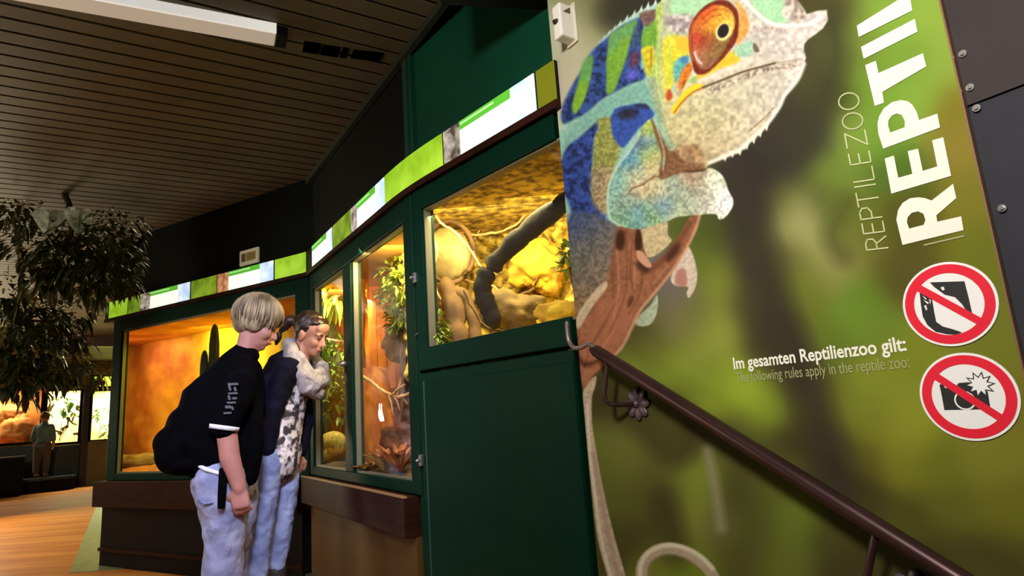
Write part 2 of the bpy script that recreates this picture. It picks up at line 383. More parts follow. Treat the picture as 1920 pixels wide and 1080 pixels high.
def fill(poly, col, feather=2.0, smooth=True, noise=0.0, nz=None, alpha=1.0, field=None, dark=None, dthr=0.1):
    p = pts_of(poly) if isinstance(poly, str) else poly
    if smooth: p = catmull(p)
    wi = window(p, feather + 3); X, Y = GX[wi], GY[wi]
    if X.size == 0: return
    ins = np.zeros(X.shape, bool); n = len(p)
    for i in range(n):
        (ax, ay), (bx, by) = p[i], p[(i + 1) % n]
        if ay != by: ins ^= ((ay > Y) != (by > Y)) & (X < (bx - ax) * (Y - ay) / (by - ay) + ax)
    d = seg_d(X, Y, p, True); sd = np.where(ins, d, -d)
    al = (np.clip(0.5 + sd / max(feather, 0.01), 0, 1) * alpha)[..., None]
    c = field[wi] if field is not None else np.broadcast_to(np.array(col, float), X.shape + (3,))
    k = (N_FINE if nz is None else nz)[wi][..., None]
    c = c * (1 + noise * 2 * k)
    if dark is not None:
        t = np.clip((0.5 * N_SPK[wi] + 0.5 * N_FINE[wi] + 0.9 * N_MED[wi] - dthr * 0.4) * 5 + 0.15, 0, 1)[..., None] * 0.85; c = c * (1 - t) + np.array(dark, float) * t
    IMG[wi] = IMG[wi] * (1 - al) + c * al
def stroke(line, wdt, col, feather=1.5, alpha=1.0, noise=0.0, smooth=True):
    p = pts_of(line) if isinstance(line, str) else line
    if smooth and len(p) > 2: p = catmull(p, False)
    wi = window(p, wdt + feather + 2); X, Y = GX[wi], GY[wi]
    if X.size == 0: return
    al = (np.clip(0.5 + (wdt / 2 - seg_d(X, Y, p, False)) / feather, 0, 1) * alpha)[..., None]
    c = np.array(col, float) * (1 + noise * 2 * N_FINE[wi][..., None]); IMG[wi] = IMG[wi] * (1 - al) + c * al
def ell(cx, cy, rx, ry, ang, col, feather=2.0, **kw):
    a = math.radians(ang)
    fill([(cx + rx * math.cos(t) * math.cos(a) - ry * math.sin(t) * math.sin(a), cy + rx * math.cos(t) * math.sin(a) + ry * math.sin(t) * math.cos(a)) for t in np.linspace(0, 2 * PI, 25)[:-1]], col, feather, False, **kw)
stroke(IMG_STREAK, 16, (146, 138, 112), 20, 0.8)
for q_, w_, c_ in (("1372 330 1410 420 1440 520 1475 620 1512 720 1550 830 1580 920", 62, (56, 50, 40)), ("1500 270 1540 190 1568 110 1560 40", 40, (58, 56, 40)), ("1150 30 1215 -20", 50, (54, 52, 40)), ("1150 740 1200 800 1270 860 1300 800", 26, (62, 56, 30)), ("1240 940 1262 990 1270 1040", 34, (60, 54, 28)), ("1590 380 1560 440 1580 480", 26, (76, 76, 38)), ("1690 400 1706 470 1690 530", 30, (84, 80, 34))):
    stroke(q_, w_, c_, 46, 0.75)
# tail
fill("1094 730 1117 705 1116 725 1110 745 1110 791 1117 839 1128 902 1147 987 1173 1080 1182 1115 1146 1115 1139 1080 1121 1013 1110 921 1102 847 1096 780", (178, 158, 132), 2, noise=0.1)
stroke("1101 760 1106 847 1116 930 1128 1013 1148 1090", 5, (216, 206, 184), 4, 0.7)
stroke("1113 850 1126 925 1140 1000 1160 1085", 9, (148, 124, 106), 7, 0.6)
stroke("1205 1100 1203 1068 1212 1047 1232 1032 1257 1028 1285 1035 1310 1049 1330 1069 1348 1100", 22, (168, 150, 122), 2, noise=0.06)
stroke("1200 1085 1202 1058 1214 1038 1235 1026 1258 1022 1288 1029 1314 1044 1336 1066", 8, (214, 206, 178), 5, 0.85)
stroke("1217 1085 1217 1066 1226 1050 1242 1041 1262 1040 1285 1047 1305 1060", 5, (140, 120, 96), 4, 0.5)
stroke("1163 1090 1188 1165 1245 1222 1315 1214 1358 1165 1348 1100", 25, (172, 154, 128), 2, noise=0.08)
stroke("1205 1096 1214 1136 1240 1158 1272 1148", 18, (168, 150, 122), 2, noise=0.06)
# dead branch the animal sits on
BR = "1146 415 1176 424 1201 427 1204 458 1220 497 1251 475 1270 447 1292 408 1315 400 1308 428 1289 463 1270 497 1242 535 1220 560 1198 586 1185 614 1166 652 1154 667 1138 683 1113 702 1094 732 1086 683 1079 617 1107 576 1136 535 1135 507 1144 472"
fill("1204 425 1248 414 1252 440 1259 452 1235 475 1215 482 1206 460", (192, 172, 130), 2, noise=0.12)
fill("1289 463 1300 480 1307 510 1305 535 1293 558 1287 550 1290 538 1265 535 1258 520 1272 490", (205, 185, 165), 2, noise=0.1)
fill("1270 508 1284 505 1288 535 1266 532", (165, 105, 92), 5, alpha=0.8)
fill("1232 553 1233 580 1223 605 1205 612 1190 606 1200 590 1220 572", (166, 176, 146), 2, noise=0.1)
NB = vnoise(7.0, 2) - 0.5
fill(BR, (142, 92, 64), 2, smooth=False, noise=0.20, nz=NB)
fill("1140 560 1190 545 1195 590 1165 640 1130 680 1092 720 1088 650", (166, 104, 74), 22, alpha=0.7)
stroke("1312 404 1300 440 1268 497 1225 552 1198 586 1170 645 1150 668", 5, (206, 158, 124), 4, 0.75)
stroke("1292 420 1278 445 1250 480 1222 505", 12, (104, 62, 44), 8, 0.7)
ell(1163, 450, 10, 20, 5, (66, 38, 24), 8); ell(1197, 452, 7, 22, 0, (58, 34, 24), 6); ell(1206, 500, 10, 14, -40, (74, 46, 32), 9)
ell(1262, 474, 8, 20, 35, (78, 44, 30), 9); ell(1182, 565, 5, 12, 20, (96, 60, 42), 6)
for q in ("1150 450 1148 500 1150 560", "1172 440 1176 500 1170 560 1140 630", "1186 440 1182 510 1190 550", "1204 510 1200 550 1178 590", "1160 560 1130 610 1100 660", "1140 600 1110 650 1095 690"):
    stroke(q, 3, (112, 68, 48), 3, 0.6)
for q in ("1157 470 1160 540 1150 600", "1190 500 1190 540", "1150 620 1112 680", "1250 500 1225 530"):
    stroke(q, 4, (188, 130, 100), 4, 0.5)
fill("1194 470 1206 474 1222 498 1212 501 1196 486", (196, 148, 116), 2)
# trunk of the body
BODY = "1270 -60 1250 -20 1240 4 1200 20 1160 46 1130 73 1105 104 1085 139 1065 186 1054 236 1040 300 1040 420 1050 520 1060 640 1085 612 1110 568 1128 535 1138 500 1148 446 1153 424 1200 420 1240 330 1262 320 1300 300 1280 100 1262 0"
fill(BODY, (140, 184, 166), 2, smooth=False, noise=0.08)
pl_ = pts_of("1249 -8 1240 4 1220 12 1200 20 1180 33 1160 46 1145 60 1130 73 1117 88 1105 104")
pl_ = catmull(pl_, False, 3)
acc = 0.0
for i in range(len(pl_) - 1):
    (x, y), (x2, y2) = pl_[i], pl_[i + 1]; dx, dy = x2 - x, y2 - y; L = math.hypot(dx, dy) + 1e-6; acc += L
    if acc < 9.0: continue
    acc = 0.0; tx, ty = dx / L, dy / L; h = 13 - 6 * i / len(pl_)
    fill([(x - tx * 5.5, y - ty * 5.5 + 4), (x + tx * 5.5, y + ty * 5.5 + 4), (x + ty * h * 0.7, y - h)], (206, 222, 210), 1.5, smooth=False)
stroke("1246 6 1200 26 1160 52 1130 80 1105 112 1084 150 1066 194 1057 240", 9, (176, 208, 190), 6, 0.8, noise=0.06)
BLU, NAV = (58, 82, 146), (36, 44, 76)
fill("1107 100 1124 82 1142 67 1160 52 1185 38 1203 33 1207 47 1201 122 1207 130 1209 147 1185 157 1160 169 1128 187 1099 212 1079 222 1056 232 1053 205 1071 163 1091 130", BLU, 6, noise=0.18, dark=NAV)
fill("1144 69 1160 55 1185 41 1194 41 1189 59 1181 82 1173 114 1162 143 1152 169 1138 176 1137 155 1137 114 1141 86", (118, 164, 58), 5, noise=0.09)
fill("1144 69 1160 55 1185 41 1194 41 1188 62 1165 75 1146 100", (104, 160, 104), 12, alpha=0.8, noise=0.1)
fill("1097 112 1110 106 1110 126 1105 155 1097 183 1085 206 1078 213 1073 204 1075 187 1083 159 1089 134", (124, 172, 52), 5, noise=0.09)
fill("1094 116 1110 104 1110 126 1100 150 1088 150", (92, 150, 104), 9, alpha=0.75, noise=0.1)
fill("1205 59 1230 37 1233 65 1226 92 1205 92", (112, 162, 62), 4, noise=0.1)
fill("1201 24 1234 18 1228 35 1213 50 1203 40", (118, 92, 84), 4, noise=0.2)
fill("1203 92 1224 86 1228 110 1226 139 1213 141 1209 126 1205 106", (204, 188, 48), 4, noise=0.14)
stroke("1221 92 1221 115 1220 138", 4, (176, 118, 42), 3, 0.8)
ell(1189, 112, 9, 16, 10, (92, 60, 84), 8, noise=0.2); ell(1192, 70, 8, 22, 8, (64, 84, 110), 7, alpha=0.8, noise=0.25); ell(1186, 140, 14, 9, -30, (84, 88, 178), 8, noise=0.15)
fill("1054 284 1088 256 1122 226 1122 243 1115 262 1112 295 1110 334 1114 372 1132 394 1138 414 1151 424 1141 444 1088 444 1066 380 1050 348", (54, 76, 146), 7, noise=0.2, dark=(32, 38, 72), dthr=0.03)
fill("1122 223 1147 221 1149 247 1164 274 1154 310 1142 344 1137 377 1136 400 1112 377 1110 334 1112 295 1115 259 1121 243", (140, 142, 74), 6, noise=0.22)
fill("1112 320 1150 316 1140 350 1136 400 1114 380", (156, 132, 106), 16, alpha=0.85, noise=0.28)
fill("1148 206 1175 197 1208 194 1227 211 1218 225 1199 240 1184 259 1170 276 1158 270 1147 247", (54, 78, 152), 5, noise=0.16)
ell(1178, 213, 20, 11, -12, (44, 46, 64), 9, noise=0.2); ell(1205, 199, 16, 5, 5, (46, 44, 60), 5, alpha=0.8)
fill("1055 272 1078 235 1112 206 1141 183 1165 170 1185 158 1205 156 1218 172 1230 196 1238 225 1246 246 1238 238 1228 213 1218 201 1208 192 1175 196 1155 203 1146 214 1122 221 1107 232 1083 254 1062 278 1052 300", (124, 172, 156), 5, noise=0.09)
LB = rbf(parse("1070 420 70 80 110;1100 420 66 74 100;1130 430 96 94 92;1075 470 92 94 88;1110 470 104 98 88;1140 470 118 104 90;1085 520 104 96 84;1120 520 122 104 84;1095 570 128 102 74;1075 600 112 84 58"), 22)
fill("1066 405 1110 400 1136 412 1156 422 1152 446 1143 500 1132 534 1112 569 1085 605 1056 640 1050 500", None, 10, field=LB, noise=0.24)
fill("1135 527 1137 541 1110 576 1085 617 1082 592 1110 550", (190, 168, 134), 3, noise=0.08)
# neck
fill("1230 20 1247 0 1253 40 1251 100 1253 150 1257 200 1264 242 1250 242 1240 215 1228 180 1218 150 1214 141 1228 110 1232 65", (172, 194, 92), 5, noise=0.12)
fill("1215 150 1233 150 1244 200 1252 232 1264 264 1278 290 1262 294 1245 252 1232 215", (154, 168, 132), 5, noise=0.14)
for q in ("1236 30 1238 90 1240 150 1252 215 1266 262", "1246 20 1246 90 1248 150", "1230 110 1232 150 1244 205 1260 255"):
    stroke(q, 3, (208, 214, 142), 2.5, 0.8)
stroke("1242 60 1243 140 1256 225", 3, (122, 140, 70), 2.5, 0.6)
# head
HEAD = "1243 0 1250 -28 1275 -58 1315 -78 1370 -86 1425 -72 1462 -40 1485 -8 1500 8 1507 17 1512 27 1531 21 1550 19 1552 38 1543 53 1529 64 1515 74 1508 82 1507 96 1511 106 1508 120 1498 147 1486 164 1472 181 1462 203 1449 222 1437 237 1424 251 1407 266 1400 274 1396 281 1390 279 1383 288 1376 286 1360 296 1330 308 1324 316 1313 310 1309 277 1290 278 1272 277 1260 264 1250 237 1244 212 1240 150 1237 100 1239 50"
HF = rbf(parse("1260 60 190 195 150;1300 200 214 204 158;1260 220 206 196 146;1290 250 206 190 140;1340 230 210 196 150;1400 200 216 204 176;1450 170 224 214 196;1490 120 232 224 212;1420 150 212 200 180;1380 170 210 200 165;1340 190 208 200 158;1400 60 214 204 192;1450 70 218 206 196;1490 80 226 216 206;1530 40 236 226 214;1500 40 232 222 214;1440 100 214 202 186;1350 260 212 196 156;1310 290 196 172 130;1400 240 222 208 180;1440 10 210 210 190;1300 0 190 212 176;1270 30 206 212 176;1350 150 226 214 196"), 26)
fill(HEAD, None, 2, smooth=False, field=HF, noise=0.10)
fill(HEAD, (190, 172, 150), 2, smooth=False, alpha=0.6, field=HF * 0.86, noise=0.26, nz=N_SPK)
stroke("1508 120 1498 145 1486 162 1471 179 1461 201 1437 234 1408 262 1385 282 1360 293 1330 305", 7, (240, 234, 222), 5, 0.85)
for (x, y) in ((1436, 240), (1424, 252), (1412, 264), (1399, 275), (1386, 286), (1372, 290), (1358, 297)):
    fill([(x - 6, y - 6), (x + 6, y - 9), (x + 2, y + 6)], (232, 224, 206), 1.5, smooth=False)
stroke("1404 246 1420 233 1436 218 1451 202", 3, (150, 124, 92), 2.5, 0.85, noise=0.3)
stroke("1325 252 1345 240 1360 228 1376 219", 2.5, (166, 142, 100), 2.5, 0.6, noise=0.3)
stroke("1345 260 1370 246 1392 226", 2.5, (176, 152, 112), 2.5, 0.5, noise=0.3)
fill("1262 -40 1350 -40 1338 6 1310 22 1280 30 1258 26 1256 0", (170, 214, 168), 8, noise=0.06)
fill("1400 -40 1470 -40 1466 22 1478 38 1462 44 1442 38 1425 22 1410 8", (166, 214, 166), 6, noise=0.08)
fill("1470 -10 1490 -4 1507 18 1510 34 1488 42 1478 24", (186, 170, 156), 5, noise=0.3, nz=N_SPK)
stroke("1392 -4 1412 18 1432 36 1452 46 1480 48 1512 46 1540 32", 7, (240, 230, 226), 4, 0.9)
stroke("1424 56 1440 52 1456 56 1475 58", 7, (168, 148, 142), 6, 0.6, noise=0.35)
fill("1250 32 1296 28 1294 58 1270 62 1252 52", (172, 160, 156), 8, noise=0.35, nz=N_SPK)
fill("1244 74 1286 72 1293 95 1282 112 1270 132 1262 160 1252 190 1246 160", (220, 208, 62), 8, noise=0.12)
fill("1266 72 1290 70 1294 92 1276 98", (222, 180, 58), 6, alpha=0.8)
stroke("1254 80 1256 120 1252 160", 4, (176, 204, 92), 4, 0.8)
fill("1268 112 1291 104 1290 122 1276 142 1266 154 1262 130", (96, 170, 164), 5, noise=0.15)
ell(1283, 112, 7, 7, 0, (76, 122, 172), 4)
fill("1277 136 1291 118 1298 126 1288 152 1276 170 1272 158", (204, 116, 42), 4, noise=0.2)
stroke("1284 150 1280 165", 3, (120, 90, 40), 2, 0.7)
ell(1300, 150, 8, 5, -30, (140, 190, 90), 5, alpha=0.8); ell(1255, 178, 6, 11, 8, (184, 78, 42), 4); ell(1262, 168, 4, 8, 0, (170, 196, 170), 4)
fill("1258 206 1271 187 1285 169 1308 156 1318 160 1297 176 1281 191 1267 213", (248, 202, 48), 3, noise=0.06)
fill("1377 2 1393 14 1404 41 1402 60 1387 80 1379 80 1386 31", (220, 156, 78), 6, noise=0.12)
EYE = "1338 2 1360 0 1374 9 1384 24 1385 53 1380 78 1365 99 1351 119 1333 134 1318 142 1303 136 1297 115 1292 90 1292 57 1300 36 1317 15"
fill(EYE, (112, 44, 30), 3, noise=0.14)
stroke("1300 40 1294 75 1299 112", 5, (196, 104, 60), 4, 0.7)
EF = rbf(parse("1318 30 208 88 44;1345 28 216 140 52;1330 18 200 80 40;1362 30 196 150 52;1360 42 232 206 92;1330 50 220 158 52;1310 50 200 104 54;1312 78 186 58 42;1325 75 150 58 46;1340 72 132 88 44;1350 86 132 106 60;1335 95 148 114 74;1322 110 142 96 70;1310 100 190 132 102;1345 46 224 178 58;1304 85 196 90 60;1325 100 142 102 62;1340 100 124 94 54;1318 90 168 86 60;1330 64 176 116 50;1352 34 222 184 64;1332 36 218 130 50;1328 84 150 84 54;1345 78 128 98 54"), 9, 4.0)
fill("1319 20 1341 9 1364 15 1377 33 1376 54 1365 81 1353 102 1338 121 1321 131 1307 121 1300 93 1298 60 1304 37", None, 4, field=EF, noise=0.16)
for q in ("1316 36 1332 22 1352 17 1366 22", "1318 46 1334 32 1352 28"): stroke(q, 2.5, (150, 52, 32), 2, 0.55)
stroke("1302 98 1307 110 1315 119", 4, (232, 204, 188), 2.5, 0.9)
ell(1356, 60, 14, 17, 25, (236, 222, 150), 3); ell(1356, 58, 10, 14, 25, (42, 34, 34), 2.5)
fill("1352 114 1374 93 1382 102 1388 114 1373 123 1352 128 1330 142 1311 149 1306 142 1326 137", (224, 186, 56), 4, noise=0.1)
stroke("1312 152 1345 138 1380 124 1410 112", 9, (228, 216, 200), 8, 0.75)
fill("1377 90 1409 76 1412 98 1397 107 1379 103", (160, 198, 168), 6, noise=0.1)
fill("1413 80 1419 84 1424 96 1416 98 1412 90", (112, 94, 82), 3)
stroke("1330 172 1360 160 1392 146 1424 134 1460 126 1490 122", 9, (170, 152, 134), 8, 0.8, noise=0.6)
stroke("1264 211 1281 189 1301 172 1322 163", 3.5, (168, 104, 40), 2.5, 0.95)
stroke("1318 164 1352 151 1389 136 1424 126 1454 118", 3.5, (88, 68, 44), 2, 1.0); stroke("1454 118 1485 114 1505 111", 2, (160, 140, 104), 2, 0.9)
# brown throat and arm
fill("1257 282 1272 275 1310 275 1320 312 1324 318 1290 324 1262 330 1237 338 1222 328 1238 316 1245 300 1237 280 1222 255 1220 228 1232 240", (122, 86, 60), 7, noise=0.2)
fill("1266 278 1310 274 1318 306 1290 306", (176, 144, 104), 7, alpha=0.75, noise=0.3, nz=N_SPK)
AF = rbf(parse("1210 240 176 190 96;1205 268 88 116 152;1185 300 94 144 164;1215 290 158 178 98;1225 310 198 178 132;1190 330 170 178 142;1160 340 126 170 158;1150 370 136 170 152;1180 380 134 154 134;1200 402 106 150 164;1230 360 194 182 136;1220 400 138 168 112;1240 385 114 146 164;1260 350 154 164 142;1290 370 154 164 142;1310 350 174 164 142;1320 380 186 184 164;1340 345 218 222 194;1362 380 240 238 234;1300 332 168 144 114;1270 400 170 180 148;1170 415 128 168 134;1195 352 200 178 142;1350 400 226 222 206"), 13, 5.0)
fill("1218 224 1196 252 1180 282 1160 306 1146 334 1139 358 1139 387 1143 409 1160 422 1184 429 1204 429 1228 422 1250 416 1270 407 1300 404 1340 401 1348 411 1360 407 1372 391 1375 376 1366 358 1360 340 1350 325 1332 315 1318 320 1287 322 1262 329 1240 336 1236 318 1241 290 1231 260", None, 2, field=AF, noise=0.22)
stroke("1200 250 1180 284 1160 308 1146 336 1140 360 1140 388 1145 410 1162 423", 4, (196, 214, 188), 3, 0.75)
stroke("1240 332 1225 332 1205 346 1188 352 1180 360", 3, (112, 82, 56), 2.5, 0.9)
stroke("1222 224 1231 256 1241 290 1238 320", 4, (110, 92, 60), 3, 0.85); stroke("1228 226 1238 258 1246 290 1243 318", 2.5, (196, 186, 140), 2, 0.7)
stroke("1288 322 1305 321 1320 319", 4, (74, 50, 36), 3, 0.9)
IMG = np.clip(IMG, 0, 255)

def plane_pixel(S, Z, k=0.0):
    """photo pixel that shows the poster's point (s, z)"""
    q = PP.a[:, None] + PP.d[:, None] * S.ravel()[None] + PP.b[:, None] * k
    P3 = np.stack([q[0], q[1], Z.ravel() - ZC]); c0 = RX @ P3; c1 = RY @ P3; c2 = RZ @ P3
    return 960 + F_PX * c0 / c2, 540 + F_PX * c1 / c2
us = np.linspace(0.0, 1.061, 540)
zs = np.concatenate([np.linspace(0.22, 0.475, 30)[:-1], np.linspace(0.475, 2.34, 960), np.linspace(2.34, 2.55, 25)[1:]])
S_, Z_ = np.meshgrid(us, zs)
px, py = plane_pixel(S_, Z_)
fx = np.clip((px - RX0) / RS, 0, W_ - 1.01); fy = np.clip((py - RY0) / RS, 0, H_ - 1.01)
ix = fx.astype(int); iy = fy.astype(int); fx = (fx - ix)[:, None]; fy = (fy - iy)[:, None]
colr = IMG[iy, ix] * (1 - fx) * (1 - fy) + IMG[iy, ix + 1] * fx * (1 - fy) + IMG[iy + 1, ix] * (1 - fx) * fy + IMG[iy + 1, ix + 1] * fx * fy
colr = colr / 255.0
lin = np.where(colr <= 0.04045, colr / 12.92, ((colr + 0.055) / 1.055) ** 2.4) * 0.92
nz_, nu_ = S_.shape
q = PP.a[:, None] + PP.d[:, None] * S_.ravel()[None]
co = np.stack([q[0], q[1], Z_.ravel()], 1)
pbase = PP.P(0.0, 0.22, 0.0)
co = co - np.array(pbase)[None]
idx = np.arange(nz_ * nu_).reshape(nz_, nu_)
quads = np.stack([idx[:-1, :-1], idx[:-1, 1:], idx[1:, 1:], idx[1:, :-1]], -1).reshape(-1, 4)
poster = thing('poster', 'huge green poster of a colourful chameleon on the wall beside the stairs', 'poster', pbase)
me = bpy.data.meshes.new('printed_sheet')
me.vertices.add(len(co)); me.vertices.foreach_set('co', co.ravel())
me.loops.add(quads.size); me.loops.foreach_set('vertex_index', quads.ravel())
me.polygons.add(len(quads)); me.polygons.foreach_set('loop_start', np.arange(0, quads.size, 4)); me.polygons.foreach_set('loop_total', np.full(len(quads), 4))
me.update(); me.validate()
ca = me.color_attributes.new('print', 'FLOAT_COLOR', 'POINT')
ca.data.foreach_set('color', np.concatenate([lin, np.ones((len(lin), 1))], 1).astype(np.float32).ravel())
M_print = vcol_mat('satin_print', 0.65, spec=0.06)
me.materials.append(M_print)
sheet = bpy.data.objects.new('printed_sheet', me); link(sheet, poster)
M_board = mat('poster_board', (120, 100, 70), rough=0.5)
mb = MB(); mb.pbox(PP, 0.0, 1.061, 0.22, 2.55, 0.001, 0.0125)
mb.build('board', M_board, poster)
mb = MB(); mb.pbox(PP, 1.061, 1.064, 0.22, 2.55, -0.0005, 0.0125)
mb.build('edge_strip', mat('copper_edge', (150, 112, 84), rough=0.35, metal=0.5), poster)

# ---- lettering
M_white = mat('white_print', (238, 234, 218), rough=0.5)
M_pale = mat('pale_green_print', (196, 200, 146), rough=0.5)
M_pale2 = mat('faded_pale_print', (160, 162, 112), rough=0.5)
def px_poly(mb, pts, k=-0.0016, holes=None):
    """a flat printed shape: outline given as poster points seen at these photo pixels"""
    bm = bmesh.new(); es = []
    for lp in [pts] + (holes or []):
        vs = [bm.verts.new(PP.at(x, y, k)) for (x, y) in lp]
        es += [bm.edges.new((vs[i], vs[(i + 1) % len(vs)])) for i in range(len(vs))]
    bmesh.ops.triangle_fill(bm, use_beauty=True, edges=es)
    bm.verts.index_update()
    mb.add([v.co.copy() for v in bm.verts], [tuple(v.index for v in f.verts) for f in bm.faces]); bm.free()
def crop(pts, sc_, ox, oy): return [(ox + x / sc_, oy + y / sc_) for (x, y) in pts]
K5 = 2.16
LET = {
 'R': ("415 992 662 932 653 876 556 898 552 872 633 802 620 744 533 812 505 802 480 799 445 803 415 822 397 850 390 890", "442 926 500 911 508 892 500 866 478 856 452 862 436 880 433 900"),
 'E': ("370 784 612 712 580 556 535 568 556 674 497 692 478 602 436 612 455 704 398 720 380 630 343 642", None),
 'P': ("337 602 567 516 556 460 482 486 472 452 455 424 436 410 408 405 372 414 340 438 320 472 314 500 317 540", "365 537 424 515 424 488 412 466 392 459 372 468 358 488 357 508"),
 'T': ("303 429 340 416 333 372 511 269 498 215 318 296 307 246 264 264", None),
 'I': ("258 238 476 128 465 76 247 190", None),
 'L': ("238 150 455 42 426 -120 388 -100 406 -6 230 104", None)}
ttl = bpy.data.objects.new('title_lettering', None); ttl.empty_display_size = 0.05; link(ttl, poster)
for ch, (o_, h_) in LET.items():
    mb = MB(); px_poly(mb, crop(pts_of(o_), K5, 1500, 0), holes=[crop(pts_of(h_), K5, 1500, 0)] if h_ else None)
    mb.build('letter', M_white, ttl)
mb = MB()
px_poly(mb, crop(pts_of("500 990 664 952 667 958 503 996"), K5, 1500, 0)); mb.build('underline', M_pale2, ttl)
# thin capitals REPTILE ZOO, reading upwards
def stroke_px(mb, a, b, wd):
    dx, dy = b[0] - a[0], b[1] - a[1]; L = math.hypot(dx, dy) + 1e-6; nx_, ny_ = -dy / L * wd / 2, dx / L * wd / 2; ex, ey = dx / L * wd / 2, dy / L * wd / 2
    px_poly(mb, [(a[0] + nx_ - ex, a[1] + ny_ - ey), (a[0] - nx_ - ex, a[1] - ny_ - ey), (b[0] - nx_ + ex, b[1] - ny_ + ey), (b[0] + nx_ + ex, b[1] + ny_ + ey)])
GL = {'R': [[(0, 0), (0, 1), (.55, 1), (.9, .88), (.9, .62), (.55, .5), (0, .5)], [(.45, .5), (1, 0)]], 'E': [[(.9, 0), (0, 0), (0, 1), (.9, 1)], [(0, .52), (.8, .52)]],
      'P': [[(0, 0), (0, 1), (.6, 1), (.95, .86), (.95, .6), (.6, .45), (0, .45)]], 'T': [[(.5, 0), (.5, 1)], [(0, 1), (1, 1)]], 'I': [[(.5, 0), (.5, 1)]], 'L': [[(0, 1), (0, 0), (1, 0)]],
      'Z': [[(0, 1), (1, 1), (0, 0), (1, 0)]], 'O': [[(.5 + .5 * math.cos(t), .5 + .5 * math.sin(t)) for t in np.linspace(0, 2 * PI, 19)]]}
mb = MB()
for ch, y0, y1 in (('R', 1008, 962), ('E', 942, 898), ('P', 884, 838), ('T', 832, 778), ('I', 764, 740), ('L', 732, 680), ('E', 662, 614), ('Z', 592, 535), ('O', 522, 458), ('O', 443, 377)):
    def gp(u, h):
        y = y0 + (y1 - y0) * u; tilt = 10 + (1010 - y) * 0.009
        bx = 238 + (y - 410) * 0.196; cx = 157 + (y - 410) * 0.190
        return (1500 + (bx + (cx - bx) * h) / K5, (y + tilt * (h - 0.5)) / K5)
    for line in GL[ch]:
        for a, b in zip(line[:-1], line[1:]): stroke_px(mb, gp(*a), gp(*b), 2.6)
mb.build('subtitle_lettering', M_pale, poster)
def text_on(pl, body, s0, s1, z, k, h, m, name, parent, bold=0.0, shear=0.0):
    c = bpy.data.curves.new('lettering', 'FONT'); c.body = body; c.size = 1.0; c.offset = bold; c.resolution_u = 3
    t = bpy.data.objects.new('lettering', c); COL.objects.link(t)
    dg = bpy.context.evaluated_depsgraph_get(); tm = bpy.data.meshes.new_from_object(t.evaluated_get(dg))
    vs = [v.co.copy() for v in tm.vertices]; fs = [tuple(p.vertices) for p in tm.polygons]
    bpy.data.objects.remove(t); bpy.data.meshes.remove(tm); bpy.data.curves.remove(c)
    x0 = min(v.x for v in vs); x1 = max(v.x for v in vs)
    mb = MB(); mb.add([pl.P(s0 + (v.x - x0) / (x1 - x0) * (s1 - s0), z + v.y * h, k) for v in vs], fs)
    return mb.build(name, m, parent)
text_on(PP, 'Im gesamten Reptilienzoo gilt:', 0.541, 0.905, 1.0225, -0.0016, 0.036, M_white, 'rule_lettering', poster, bold=0.022)
text_on(PP, 'The following rules apply in the reptile zoo:', 0.544, 0.905, 0.9925, -0.0016, 0.0315, M_pale2, 'rule_lettering', poster)

# ---- the two round prohibition signs stuck on the poster
M_red = mat('sign_red', (226, 26, 52), rough=0.4); M_signwhite = mat('sign_white', (240, 238, 236), rough=0.4); M_ink = mat('sign_black', (30, 30, 30), rough=0.5)
def ring_mesh(mb, cs, cz, r0, r1, k, n=56):
    vs = []
    for i in range(n):
        a = 2 * PI * i / n
        vs += [PP.P(cs + r0 * math.cos(a), cz + r0 * math.sin(a), k), PP.P(cs + r1 * math.cos(a), cz + r1 * math.sin(a), k)]
    mb.add(vs, [(2 * i, 2 * i + 1, (2 * i + 3) % (2 * n), (2 * i + 2) % (2 * n)) for i in range(n)])
def sign(cx, cy, label, r=0.0705):
    s, z = PP.loc(cx, cy); o = thing('prohibition_sign', label, 'sign', PP.P(s, z, -0.0008), 'round prohibition signs on the poster')
    mb = MB(); mb.disc(PP.P(s, z, -0.0006), (-PP.b[0], -PP.b[1], 0), (PP.d[0], PP.d[1], 0), (0, 0, 1), r, 0.0022, n=64); mb.build('sign_disc', M_signwhite, o)
    mb = MB(); ring_mesh(mb, s, z, r * 0.735, r * 0.945, -0.0034); mb.build('red_ring', M_red, o)
    a = math.radians(-42); u = (math.cos(a), math.sin(a)); v = (-u[1], u[0]); hw = r * 0.085; hl = r * 0.77
    mb = MB(); mb.add([PP.P(s + u[0] * p + v[0] * q_, z + u[1] * p + v[1] * q_, -0.0037) for (p, q_) in ((-hl, -hw), (hl, -hw), (hl, hw), (-hl, hw))], [(0, 1, 2, 3)]); mb.build('slash', M_red, o)
    return o
sg = sign(1779, 570, 'upper round red sign on the poster with a hand reaching from black')
K7 = 3.0
mb = MB()
for t in ("190 148 385 142 408 232 434 346 402 320 372 272 332 232 272 217 258 206 236 190 212 172", "130 172 165 180 200 225 214 310 226 370 262 396 320 412 372 430 335 444 285 440 222 426 178 390 150 340 138 260"):
    px_poly(mb, crop(pts_of(t), K7, 1680, 480), k=-0.0032)
mb.build('pictogram', M_ink, sg)
for t in ("148 222 172 240 166 246", "152 246 186 262 178 270", "158 280 170 276 176 304 168 304", "250 178 268 172 274 190 262 194", "186 240 196 250 192 272"):
    mb = MB(); px_poly(mb, crop(pts_of(t), K7, 1680, 480), k=-0.0035); mb.build('finger_line', M_signwhite, sg)
sg = sign(1815, 743, 'lower round red sign on the poster forbidding flash photography')
mb = MB()
px_poly(mb, crop(pts_of("244 722 344 726 352 714 412 710 424 724 470 730 516 764 532 862 272 867 258 790"), K7, 1680, 480), k=-0.0032)
mb.build('pictogram', M_ink, sg)
cs, cz = PP.loc(1680 + 392 / K7, 480 + 812 / K7)
